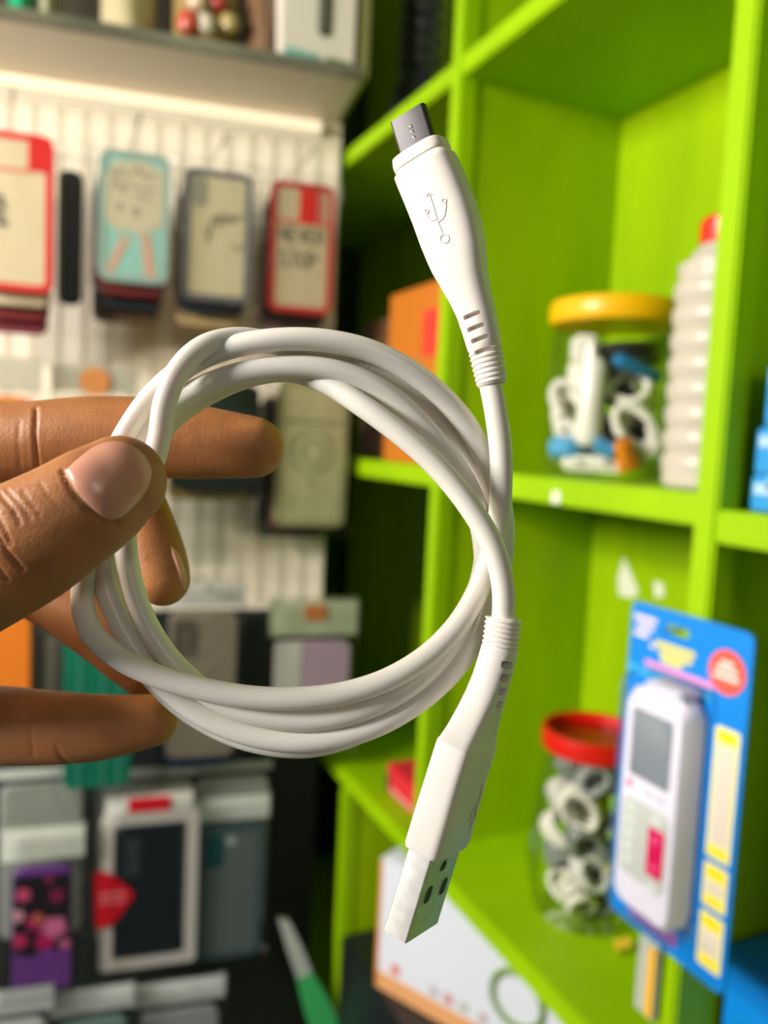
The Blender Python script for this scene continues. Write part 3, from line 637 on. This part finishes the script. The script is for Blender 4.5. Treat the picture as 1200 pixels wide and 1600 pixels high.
# fifth row, only the tops are in view
y5 = .94
for px0, px1, py0, c, lb in ((-40, 72, 1592, (206, 210, 208), 'white headed clear pack at the bottom left corner'), (86, 196, 1588, (120, 150, 146), 'grey green clear pack at the bottom below the flowered case'), (218, 336, 1574, (160, 164, 164), 'glossy clear pack at the bottom below the red tagged case')):
    pack(lb, pb(px0, px1, py0, py0+190, y5), y5, plain(c), None, header=plain((206, 210, 210)), hdr=.03)
# pouch hanging lower right of the wall
def cutout(name, pts, ax, v, dvec, m, parent=None):
    P = [onp(px, py, ax, v) for px, py in pts]; n = len(P); vs_ = P+[p+dvec for p in P]
    f = [tuple(range(n)), tuple(range(n, 2*n))]+[(i, (i+1) % n, n+(i+1) % n, n+i) for i in range(n)]
    return mesh_obj(name, vs_, f, m, parent, False)
t = thing('plastic_pouch', 'curved white and green plastic pouch beside the lower green post', 'pouch', onp(500, 1640, 1, .93))
cutout('white_half', [(436, 1436), (452, 1440), (470, 1476), (488, 1520), (466, 1530), (452, 1490)], 1, .93, Vector((0, .008, 0)), plain((196, 204, 196)), t)
cutout('green_half', [(488, 1520), (508, 1552), (526, 1590), (530, 1640), (500, 1650), (480, 1590), (466, 1530)], 1, .93, Vector((0, .008, 0)), plain((70, 196, 110)), t)

# ================================================================== things on the upper ledge
lz = LZ+.0113
def lx(px, y=.93): return onp(px, 60, 1, y).x
t = thing('product_box', 'white cardboard box with a dark stylus picture on the ledge corner', 'box', ((lx(438)+lx(555))/2, .95, lz))
bx0, bx1 = lx(438, .912), lx(556, .912)
box('carton', (bx0, .912, lz), (bx1, .99, lz+.17), plain((236, 228, 214), .5), t, .002)
box('teal_strip', (bx0+.006, .9105, lz+.002), (bx0+.045, .9118, lz+.012), plain((120, 190, 178)), t, .0004)
box('green_strip', (bx0+.056, .9105, lz+.002), (bx1-.004, .9118, lz+.012), plain((84, 116, 10)), t, .0004)
slab('stylus_picture', rrect(.016, .12, .008), (Vector(((bx0+bx1)/2+.006, .9117, lz+.093)), X, Z, -Y), .0012, plain((64, 66, 56)), t, .0004)
slab('stylus_highlight', rrect(.004, .11, .002), (Vector(((bx0+bx1)/2+.002, .9104, lz+.093)), X, Z, -Y), .0006, plain((150, 150, 132)), t, .0002)
slab('dark_emblem', rrect(.022, .014, .004), (Vector(((bx0+bx1)/2-.014, .9117, lz+.12)), X, Z, -Y), .0012, plain((70, 72, 64)), t, .0004)
def pouch(name, label, px0, px1, c, h_=.16, hi=None, m=None):
    x0, x1 = lx(px0, .95), lx(px1, .95); yc_ = .922+.17*(.392-(x0+x1)/2); t = thing(name, label, 'pouch', ((x0+x1)/2, yc_, lz))
    n = 9; vs_, f = [], []; ny = 12
    for side in (-1, 1):
        for j in range(ny+1):
            for i in range(n+1):
                u = i/n; v = j/ny; bulge = math.sin(math.pi*u)**.6*(1-v)**.5*.022+.001
                vs_.append(Vector((x0+(x1-x0)*u, yc_+side*bulge+.002*math.sin(9*u+5*v), lz+h_*v)))
    g = (n+1)*(ny+1)
    for s in (0, g):
        for j in range(ny):
            for i in range(n): a = s+j*(n+1)+i; f.append((a, a+1, a+n+2, a+n+1))
    for j in range(ny):
        for i in (0, n): a = j*(n+1)+i; f.append((a, a+n+1, g+a+n+1, g+a))
    for i in range(n): f.append((i, i+1, g+i+1, g+i)); a = ny*(n+1)+i; f.append((a, a+1, g+a+1, g+a))
    mesh_obj('bag_body', vs_, f, m or plain(c, .3, bump=.6, bscale=60), t)
    if hi:
        for (uu, vv, rr, cc) in hi:
            lathe('bead', [(rr*.3, -rr*.9), (rr*.8, -rr*.6), (rr, 0), (rr*.8, rr*.6), (rr*.3, rr*.9)], (x0+(x1-x0)*uu, yc_-.022, lz+vv), plain(cc, .25), t, 14)
    return t
tg = pouch('plastic_pouch', 'small green pouch at the top left corner on the ledge', 12, 54, (16, 160, 110))
pouch('plastic_pouch', 'pale grey pouch next to the green pouch on the ledge', 58, 92, (158, 156, 128))
pouch('plastic_pouch', 'cream crinkled pouch in the middle of the ledge', 160, 246, (190, 178, 140))
pouch('plastic_pouch', 'golden pouch with red and white beads on the ledge', 272, 372, (150, 128, 78), hi=[(.18, .02, .014, (190, 80, 60)), (.42, .022, .013, (226, 214, 196)), (.3, .045, .012, (216, 190, 160)), (.62, .05, .011, (176, 60, 48)), (.8, .03, .012, (180, 160, 104))])
pouch('plastic_pouch', 'brown pouch beside the white stylus box on the ledge', 384, 430, (122, 92, 66))

# ================================================================== things in the green shelf
mt_ = MZ+.0108; bt_ = BZ+.0108; tt_ = TZ+.0108
def coil(name, label, c, R, r, m, nrm, turns=3, group=None, squash=1.0, cat='cable', seed=0):
    rnd = random.Random(seed); c = Vector(c); n = Vector(nrm).normalized(); u = n.orthogonal().normalized(); v = n.cross(u); P = []
    for k in range(turns*18+1):
        a = 2*math.pi*k/18; t = k/(turns*18); rr = R*(1-.16*math.sin(2.3*t*7+seed))
        P.append(c+u*(rr*math.cos(a)*squash)+v*(rr*math.sin(a))+n*((t-.5)*r*2.6*turns*.7))
    return tag(tube(name, P, r, m, None, 8), label, cat, group)
WC = plain((226, 222, 208), .4); GC = plain((150, 156, 150), .4)
# jar with the yellow lid
q = onp(948, 700, 0, .505); jc = Vector((.505, q.y, mt_))
jar = thing('plastic_jar', 'clear round jar with a yellow screw lid holding white cables', 'jar', jc)
R_ = .0585
lathe('jar_body', [(R_*.90, .0005), (R_*.98, .006), (R_, .03), (R_, .115), (R_*.97, .130), (R_*.93, .136), (R_*.93, .150)], jc, GLASS, jar, 48)
lathe('lid', [(R_*1.0, .139), (R_*1.03, .142), (R_*1.04, .153), (R_*1.0, .159), (R_*.9, .1605), (R_*.88, .159), (R_*.3, .159)], jc, plain((244, 184, 6), .35), jar, 56)
def inj(dx, dy, dz, c=jc): return Vector(c)+Vector((dx, dy, dz))
# view from camera: screen-right is about (+.75,-.66)
SR = Vector((.766, -.643, 0)); SB = Vector((-.643, -.766, 0))     # right / towards camera at the jar
def jp(r_, t_, z): v = jc+SR*r_+SB*t_; return Vector((v.x, v.y, jc.z+z))
def stub(name, label, a, b, r, m, cat):
    a, b = Vector(a), Vector(b); d = (b-a); P = [a, a+d*.06, a+d*.1, a+d*.5, a+d*.9, a+d*.95, b]
    return tag(tube(name, P, [r*.6, r, r*1.1, r*.96, r*1.1, r*.9, r*.5], m, None, 14), label, cat)
stub('charger_barrel', 'white cylindrical charger standing upright inside the yellow lidded jar', jp(-.018, .032, .028), jp(-.016, .032, .108), .0115, WC, 'charger')
def brick(name, label, c, sz, m, cat, ang=.4, bev=.004, prong=None):
    t = thing(name, label, cat, Vector(c)-Vector((0, 0, sz[2]/2)))
    o = box('body', (-sz[0]/2, -sz[1]/2, -sz[2]/2), (sz[0]/2, sz[1]/2, sz[2]/2), m, None, bev, 3)
    M = Matrix.Translation(c) @ Matrix.Rotation(ang, 4, 'Z'); o.data.transform(M); put(o, t)
    for s in (-1, 1):
        p = tube('prong', [M @ Vector((s*sz[0]*.22, -sz[1]/2+.001, sz[2]*.1)), M @ Vector((s*sz[0]*.22, -sz[1]/2-.006, sz[2]*.1))], .0017, prong or CHROME, None, 8); put(p, t)
    return t
brick('wall_charger', 'white wall charger near the top of the yellow lidded jar', jp(-.026, .018, .115), (.03, .024, .026), WC, 'charger', .9)
brick('wall_charger', 'small white charger block lying on the bottom of the yellow lidded jar', jp(-.012, .028, .0125), (.055, .022, .014), WC, 'charger', .70+math.pi/2*0-1.4)
coil('coiled_cable', 'white coiled cable hanging at the right side of the yellow lidded jar', jp(.024, .024, .047), .024, .0042, WC, (-.64, -.77, .1), 2, None, .55, seed=1)
coil('coiled_cable', 'pale coiled cable at the left side of the yellow lidded jar', jp(-.030, .014, .065), .024, .0042, WC, (-.64, -.77, .1), 2, None, .6, seed=2)
coil('coiled_cable', 'white twisted cable in the middle of the yellow lidded jar', jp(.012, .012, .085), .022, .0038, WC, (-.6, -.7, .3), 3, None, .8, seed=3)
coil('coiled_cable', 'black cable bundle at the heart of the yellow lidded jar', jp(.012, .002, .055), .024, .006, BLACK, (-.64, -.76, .0), 2, None, .8, seed=4)
coil('coiled_cable', 'dark cable bundle just under the yellow lid', jp(.010, .004, .112), .024, .0055, plain((40, 40, 34)), (0, 0, 1), 2, None, 1, seed=5)
coil('coiled_cable', 'loose white cable behind the upright charger in the yellow lidded jar', jp(-.008, .0, .075), .030, .004, WC, (-.64, -.7, .4), 3, None, .8, seed=41)
coil('coiled_cable', 'pale grey cable low at the back of the yellow lidded jar', jp(.0, -.012, .034), .030, .0045, GC, (-.5, -.5, .9), 3, None, .9, seed=42)
coil('coiled_cable', 'bundled white cable at the lower right back of the yellow lidded jar', jp(.020, .002, .030), .022, .004, WC, (-.64, -.6, .7), 4, None, .8, seed=44)
coil('coiled_cable', 'bundled cream cable at the left back of the yellow lidded jar', jp(-.026, -.006, .050), .022, .004, WC, (-.7, -.7, .5), 4, None, .8, seed=45)
coil('coiled_cable', 'bundled white cable at the upper right back of the yellow lidded jar', jp(.018, -.004, .080), .022, .004, plain((206, 206, 196), .4), (-.64, -.76, .3), 4, None, .8, seed=46)
coil('coiled_cable', 'cream cable at the upper left of the yellow lidded jar', jp(-.016, .010, .098), .020, .004, WC, (-.4, -.8, .6), 3, None, .8, seed=43)
stub('cable_sleeve', 'blue cable sleeve lying across the upper right of the yellow lidded jar', jp(.002, .040, .106), jp(.043, .012, .092), .0062, plain((36, 118, 170)), 'cable')
stub('cable_sleeve', 'blue cap low at the left of the yellow lidded jar', jp(-.046, .010, .026), jp(-.026, .035, .026), .010, plain((84, 158, 204)), 'cap')
stub('cable_sleeve', 'blue cap low in the middle of the yellow lidded jar', jp(-.010, .044, .030), jp(.006, .042, .024), .0075, plain((70, 146, 196)), 'cap')
stub('orange_plug', 'orange plug near the bottom of the yellow lidded jar', jp(.010, .042, .034), jp(.022, .038, .008), .0095, plain((226, 132, 22)), 'plug')
# tall bottle with the red cap behind the right post
q = onp(1092, 700, 0, .445); tc_ = Vector((.445, q.y-.010, mt_))
bt = thing('plastic_bottle', 'tall ribbed white bottle with a red cap behind the green post', 'bottle', tc_)
hgt = (onp(1100, 352, 0, .445).z-mt_)
R2 = .031; prof = [(R2*.9, .0005), (R2, .004)]
for k in range(8): z = .012+k*.017; prof += [(R2, z), (R2*1.03, z+.004), (R2*1.03, z+.010), (R2*.94, z+.0135)]
prof += [(R2*.98, .155), (R2*.92, hgt*.80), (R2*.7, hgt*.87), (R2*.5, hgt*.91)]
lathe('bottle_body', prof, tc_, plain((196, 188, 172), .35), bt, 36)
lathe('cap', [(R2*.56, hgt*.905), (R2*.58, hgt*.915), (R2*.58, hgt*.985), (R2*.5, hgt)], tc_, plain((226, 40, 16), .35), bt, 28)
# jar with the red lid on the lower shelf
rb = Vector((.495, 0, bt_)); rb.y = onp(912, 1360, 0, .495).y
rj = thing('plastic_jar', 'clear jar with a red rimmed lid full of white cables', 'jar', rb)
R3 = .047
lathe('jar_body', [(R3*.85, .0005), (R3*.98, .006), (R3*1.16, .05), (R3*1.12, .10), (R3*1.0, .135), (R3*.92, .155), (R3*.92, .172)], rb, GLASS, rj, 48)
lathe('lid', [(R3*.95, .160), (R3*1.0, .162), (R3*1.02, .175), (R3*1.0, .180), (R3*.92, .180), (R3*.9, .168), (R3*.2, .168)], rb, plain((214, 26, 12), .35), rj, 52)
def rp(r_, t_, z): v = rb+SR*r_+SB*t_; return Vector((v.x, v.y, rb.z+z))
HT = ['at the bottom', 'low down', 'at middle height', 'high up', 'at the top']
SD = ['left', 'front', 'right', 'back']
for k in range(20):
    lv, sd = k//4, k % 4; rad = .021 if lv not in (0, 4) else .015
    an = (math.pi*1.0, math.pi*.5, 0, -math.pi*.5)[sd]+.35*math.sin(k*2.1)
    c_ = rp(rad*math.cos(an), rad*math.sin(an), .022+.029*lv)
    m = (WC, plain((206, 206, 196), .4), GC, plain((120, 126, 116), .4), WC)[(k*3+sd) % 5]
    col_ = ('white', 'pale grey', 'grey', 'dark grey', 'white')[(k*3+sd) % 5]
    coil('coiled_cable', '%s coiled cable %s on the %s side inside the red lidded jar' % (col_, HT[lv], SD[sd]), c_, .0175 if lv not in (0, 4) else .0155, .0030, m, (-.64+.5*math.sin(k*1.7), -.77, .6*math.cos(k*2.3)), 5, 'cables in the red lidded jar', .7, seed=20+k)
stub('cable_sleeve', 'yellow plug in the red lidded jar beside the remote', rp(.022, .036, .058), rp(.036, .030, .078), .006, plain((206, 196, 40)), 'plug')
stub('cable_sleeve', 'red plug in the red lidded jar beside the remote', rp(.036, .030, .100), rp(.040, .022, .118), .008, plain((200, 50, 40)), 'plug')
stub('cable_sleeve', 'small yellow plug at the foot of the red lidded jar', rp(.030, .056, .006), rp(.044, .052, .010), .0055, plain((206, 176, 40)), 'plug')
# ribbed dark bottle on the top board
q = onp(662, 120, 0, .47); db = Vector((.47, q.y, tt_))
d_ = thing('plastic_bottle', 'dark clear bottle with a ribbed neck on the top board', 'bottle', db)
prof = [(.044, .0005), (.046, .004), (.045, .02), (.037, .055), (.031, .075)]
for k in range(7): z = .082+k*.021; prof += [(.028, z), (.0315, z+.005), (.0325, z+.0105), (.0315, z+.016), (.028, z+.0205)]
DK = mat('dark_clear_plastic', (.03, .036, .036), .26, spec=1.0)
lathe('bottle_body', prof, db, DK, d_, 36)
lathe('cap', [(.020, .232), (.021, .235), (.021, .25), (.018, .252)], db, BLACK, d_, 24)
# white carton standing on the top board, only its foot shows
q0, q1 = onp(787, 15, 0, .5), onp(840, 15, 0, .5)
t = thing('product_box', 'white carton on the top green board at the upper picture edge', 'box', (.52, (q0.y+q1.y)/2, tt_))
box('carton', (.5, q1.y, tt_), (.56, q0.y, tt_+.14), plain((226, 232, 228)), t, .002); box('lid_flap', (.499, q1.y-.001, tt_+.1205), (.561, q0.y+.001, tt_+.1415), plain((206, 214, 210)), t, .001)
# cartons in the left cubbyhole
def carton(label, lo, hi, c, patches=(), name='product_box'):
    t = thing(name, label, 'box', ((lo[0]+hi[0])/2, (lo[1]+hi[1])/2, lo[2])); b_ = box('carton', lo, hi, plain(c), t, .0015)
    for nm, plo, phi, cc in patches: box(nm, plo, phi, plain(cc), t, .0003)
    return t
ya, yb, zt = onp(686, 600, 0, .425).y, onp(604, 600, 0, .425).y, onp(640, 452, 0, .425).z
ya = max(ya, .746)
carton('orange brown carton with a red patch in the left cubbyhole', (.425, ya, mt_), (.545, yb, zt), (202, 116, 30), [('red_patch', (.4242, ya+.002, zt-.082), (.4249, ya+.045, zt-.03), (226, 64, 50)), ('pale_band', (.4242, ya+.05, mt_+.03), (.4249, yb-.004, mt_+.12), (176, 120, 80))])
yc, zc = onp(566, 600, 0, .44).y, onp(590, 500, 0, .44).z
carton('dim brown carton left of the orange carton', (.44, yb+.004, mt_), (.56, yc, zc), (110, 76, 48))
ya, yb = onp(650, 1240, 0, .43).y, onp(603, 1240, 0, .43).y; zt = bt_+.036
ya = max(ya, .747)
carton('red and white carton on the lower board behind the cable loop', (.43, ya, bt_), (.52, yb, zt), (226, 40, 60), [('white_print', (.4292, ya+.006, bt_+.008), (.4299, yb-.012, zt-.03), (236, 214, 214)), ('dark_side', (.4292, yb-.008, bt_+.001), (.4299, yb-.001, zt-.012), (40, 56, 50))])
# big white carton below the lower board
zb = BZ-.21
pA, pB = onp(585, 1540, 2, zb), onp(760, 1640, 2, zb)
dv = (pB-pA).normalized(); nv = Vector((-dv.y, dv.x, 0))
if nv.dot(C0-pA) > 0: nv = -nv
zt = min(onp(606, 1352, 0, pA.x).z, BZ-.02); Wd = .30
t = thing('product_box', 'large white carton with an orange bottom edge under the lower board', 'box', pA+dv*.15+nv*.04)
fr = (pA+dv*(Wd/2)+Z*((zt-zb)/2), dv, Z, nv)
slab('carton', rrect(Wd, zt-zb, .003), fr, .07, plain((226, 230, 240)), t, .001)
slab('orange_edge', rrect(Wd-.002, .022, .002), (pA+dv*(Wd/2)+Z*.012-nv*.0008, dv, Z, nv), .0008, plain((232, 168, 112)), t, .0002)
slab('orange_edge', rrect(.004, zt-zb-.004, .001), (pA+dv*.0025+Z*((zt-zb)/2)-nv*.0008, dv, Z, nv), .0008, plain((232, 150, 60)), t, .0002)
for k, (u, c) in enumerate(((.03, (232, 120, 110)), (.085, (200, 190, 200)), (.105, (214, 150, 150)), (.125, (196, 200, 190)), (.15, (210, 190, 190)))):
    slab('print_block', rrect(.012, .012, .002), (pA+dv*u+Z*.034-nv*.0008, dv, Z, nv), .0008, plain(c), t, .0002)
P = [pA+dv*(.19+.030*math.cos(a*math.pi/12))+Z*(.075+.030*math.sin(a*math.pi/12))-nv*.0008 for a in range(24)]
tube('round_emblem', P, .004, plain((120, 150, 70)), t, 6, True)
base = struct(box('trim_3', (.402, .388, H-.849), (.605, .934, zb-.0005), mat('black_base', (.012, .014, .016), .4), bev=.003))
# blue stacked boxes in the right bay
xr = .418; y0 = min(.362, onp(1168, 760, 0, xr).y)
zz = [mt_-.009, onp(1180, 742, 0, xr).z, onp(1180, 668, 0, xr).z, onp(1190, 570, 0, xr).z]
for k, (dy, lb) in enumerate(((.002, 'bottom blue carton of the stack at the right picture edge'), (.003, 'middle blue carton of the stack at the right picture edge'), (.0075, 'top blue carton of the stack at the right picture edge'))):
    carton(lb, (xr, y0-.11, zz[k]+.0006), (xr+.08, y0-dy, zz[k+1]), (40, 146, 214), [('pale_band', (xr-.0008, y0-.10, zz[k+1]-.012), (xr-.0001, y0-dy-.003, zz[k+1]-.005), (170, 206, 232)), ('pale_lettering', (xr-.0008, y0-.1, zz[k]+.014), (xr-.0001, y0-dy-.012, zz[k]+.022), (120, 190, 232))])
# blue and dark cartons low in the right bay
y0 = onp(1130, 1560, 0, .44).y; zt = onp(1165, 1495, 0, .44).z
carton('plain bright blue carton at the bottom right corner', (.44, y0-.14, bt_), (.52, y0, max(zt, bt_+.03)), (0, 140, 236), [('pale_edge', (.4392, y0-.13, bt_+.002), (.4399, y0-.003, bt_+.006), (120, 190, 236))])
y0 = .362; zt = onp(1180, 1080, 0, .53).z
carton('black carton with dark red band behind the blue carton', (.53, y0-.14, bt_), (.59, y0, zt), (14, 20, 26), [('red_band', (.5292, y0-.13, bt_+.06), (.5299, y0-.02, bt_+.09), (110, 22, 22))])

# ================================================================== remote control in a blister card
XC = .386
def bl(px, py, x=XC): return onp(px, py, 0, x)
pack_ = thing('remote_control_pack', 'white remote control sealed on a bright blue card hanging from the post', 'remote control', bl(1045, 1490))
yl, yr, zt, zb_ = .4165, .3165, H-.0995, H-.3195
U_ = -Y
BLUE = plain((10, 132, 222), .4)
cx_, cz_, cw, ch = (yl+yr)/2, (zt+zb_)/2, yl-yr, zt-zb_
FC = (Vector((XC, cx_, cz_)), U_, Z, -X)
# card with a hang hole: ring of outline + hole
def card_with_hole(w_, h_, r, hc, hw, hh, frame, d, m, parent):
    O, U, V, N = frame; bm = bmesh.new(); a = rrect(w_, h_, r, 4); b = [(hc[0]+p[0], hc[1]+p[1]) for p in rrect(hw, hh, hh*.49, 4)]
    va = [bm.verts.new(O+U*p[0]+V*p[1]) for p in a]; vb = [bm.verts.new(O+U*p[0]+V*p[1]) for p in b]
    ea = [bm.edges.new((va[i], va[(i+1) % len(va)])) for i in range(len(va))]; eb = [bm.edges.new((vb[i], vb[(i+1) % len(vb)])) for i in range(len(vb))]
    bmesh.ops.triangle_fill(bm, edges=ea+eb, use_beauty=True)
    g = bmesh.ops.extrude_face_region(bm, geom=bm.faces[:]); bmesh.ops.translate(bm, verts=[e for e in g['geom'] if isinstance(e, bmesh.types.BMVert)], vec=N*d)
    bmesh.ops.recalc_face_normals(bm, faces=bm.faces[:]); me = bpy.data.meshes.new('card'); bm.to_mesh(me); bm.free()
    return link('card', me, m, parent, False)
card = card_with_hole(cw, ch, .006, (-.008, .098), .020, .0065, FC, .0012, BLUE, pack_)
FP = (Vector((XC-.0013, cx_, cz_)), U_, Z, -X)
def prt(nm, u0, u1, v0, v1, c, r=.001, th=.0004, par=None, rough=.45):
    return slab(nm, rrect(u1-u0, v1-v0, r), (FP[0]+U_*((u0+u1)/2)+Z*((v0+v1)/2), U_, Z, -X), th, plain(c, rough), par or card, .0001)
for k, (u0, u1, v) in enumerate(((-.047, -.026, .1), (-.044, -.028, .0945), (-.046, -.032, .089), (-.030, -.026, .0835))): prt('white_print', u0, u1, v-.0018, v+.0018, (226, 214, 226))
for k, (u0, u1, v) in enumerate(((-.026, .008, .0865), (-.022, .006, .0815), (-.020, -.001, .077))): prt('yellow_print', u0, u1, v-.002, v+.002, (222, 214, 110))
prt('pink_print', -.034, .024, .0695, .0735, (224, 150, 208))
prt('pale_band', -.049, .024, .062, .0675, (60, 176, 236))
lathe('red_roundel', [(.0135, 0), (.0135, .0006)], (0, 0, 0), plain((248, 92, 74)), None, 32); o = bpy.data.objects['red_roundel']
o.data.transform(Matrix.Translation(FP[0]+U_*.033+Z*.083) @ Matrix.Rotation(-math.pi/2, 4, 'Y')); put(o, card)
for v, wd in ((.0885, .010), (.0845, .016), (.0800, .019)): prt('roundel_lettering', .033-wd/2, .033+wd/2, v-.0013, v+.0013, (252, 226, 216), th=.0009)
for v0, v1 in ((-.031, .050), (-.062, -.0345), (-.100, -.0655)):
    prt('yellow_panel', .0285, .0465, v0, v1, (246, 240, 170), .002); prt('yellow_heading', .0305, .0445, v1-.009, v1-.002, (250, 232, 10), .001, .0007)
    prt('panel_text', .0310, .0440, v0+.009, v1-.011, (226, 214, 196), .001, .0007); prt('yellow_heading', .0305, .0445, v0+.002, v0+.0075, (250, 232, 10), .001, .0007)
prt('purple_lettering', -.032, .012, -.103, -.0935, (190, 120, 212), .002)
# the remote itself
fl = bl(985, 1070, .355); frr = bl(1075, 1110, .355); fb = bl(1005, 1462, .355)
ry0, ry1 = .393, .3435; rz1, rz0 = H-.1485, H-.2955
rw, rh = ry0-ry1, rz1-rz0
RC = (Vector((XC-.002, (ry0+ry1)/2, (rz0+rz1)/2)), U_, Z, -X)
REM = plain((224, 222, 236), .35)
rm = slab('remote_body', rrect(rw, rh, .009), RC, .020, REM, pack_, .0045)
FR = (RC[0]-X*.0201, U_, Z, -X)
def rp_(nm, u0, u1, v0, v1, c, r=.0015, th=.0006, rough=.4):
    u0, u1, v0, v1 = u0*.9, u1*.9, v0*.92, v1*.92
    return slab(nm, rrect(u1-u0, v1-v0, r), (FR[0]+U_*((u0+u1)/2)+Z*((v0+v1)/2), U_, Z, -X), th, plain(c, rough), rm, .0002)
rp_('screen', -.019, .019, .018, .066, (126, 134, 142), .002, .0006, .15); rp_('power_button', -.020, -.0155, .0085, .0135, (232, 40, 110), .002, .001)
for u in (-.004, .008): rp_('button', u, u+.008, .008, .013, (206, 204, 220), .002, .001)
rp_('keypad_panel', -.0225, .0215, -.054, .002, (190, 196, 190), .006)
for i in range(5): rp_('button', -.0185, -.0085, -.0075-.0095*i, -.0020-.0095*i, (212, 216, 212), .0025, .0014)
for v in (-.004, -.052): rp_('button', .0065, .0165, v-.0035, v+.0025, (212, 216, 212), .0025, .0014)
rp_('crimson_panel', .0045, .0195, -.044, -.0105, (208, 8, 86), .001, .0009)
for v in (-.018, -.037): rp_('button', .0085, .0155, v-.0025, v+.0025, (226, 80, 130), .0024, .0015)
slab('blister_bubble', rrect(rw+.008, rh+.016, .008), (RC[0]+Z*.002+X*.0005, U_, Z, -X), .0235, film('blister_plastic', (1, 1, 1), .0, .1, .2, 30), pack_, .004)
box('battery_tray', (XC-.022, ry1+.004, rz1+.001), (XC-.003, ry1+.036, rz1+.0065), plain((206, 206, 220)), pack_, .002)
hook_y = cx_+.008; tube_h = tag(tube('display_hook', [(XS-.001, .374, zt-.0085), (XC-.004, hook_y+.001, zt-.0115), (XC-.012, hook_y, zt-.0115)], .0012, CHROME, None, 8), 'short metal hook on the post carrying the remote control pack', 'hook')
# clear packet behind the card, low on the post
q = bl(1000, 1500, .3925); q2_ = bl(1024, 1530, .3925)
t = thing('clear_packet', 'small clear packet with a yellow stripe below the remote control card', 'packet', (.393, .385, H-.36))
za, zc = bl(1005, 1460, .393).z, bl(1005, 1585, .393).z
ya, yb = bl(1028, 1520, .393).y, bl(994, 1520, .393).y
box('packet_body', (.3915, ya, zc), (.3965, yb, za), plain((186, 192, 176), .25), t, .002); box('yellow_stripe', (.3908, ya+.001, zc+.003), (.3914, ya+.008, za-.003), plain((244, 190, 60)), t, .0002)
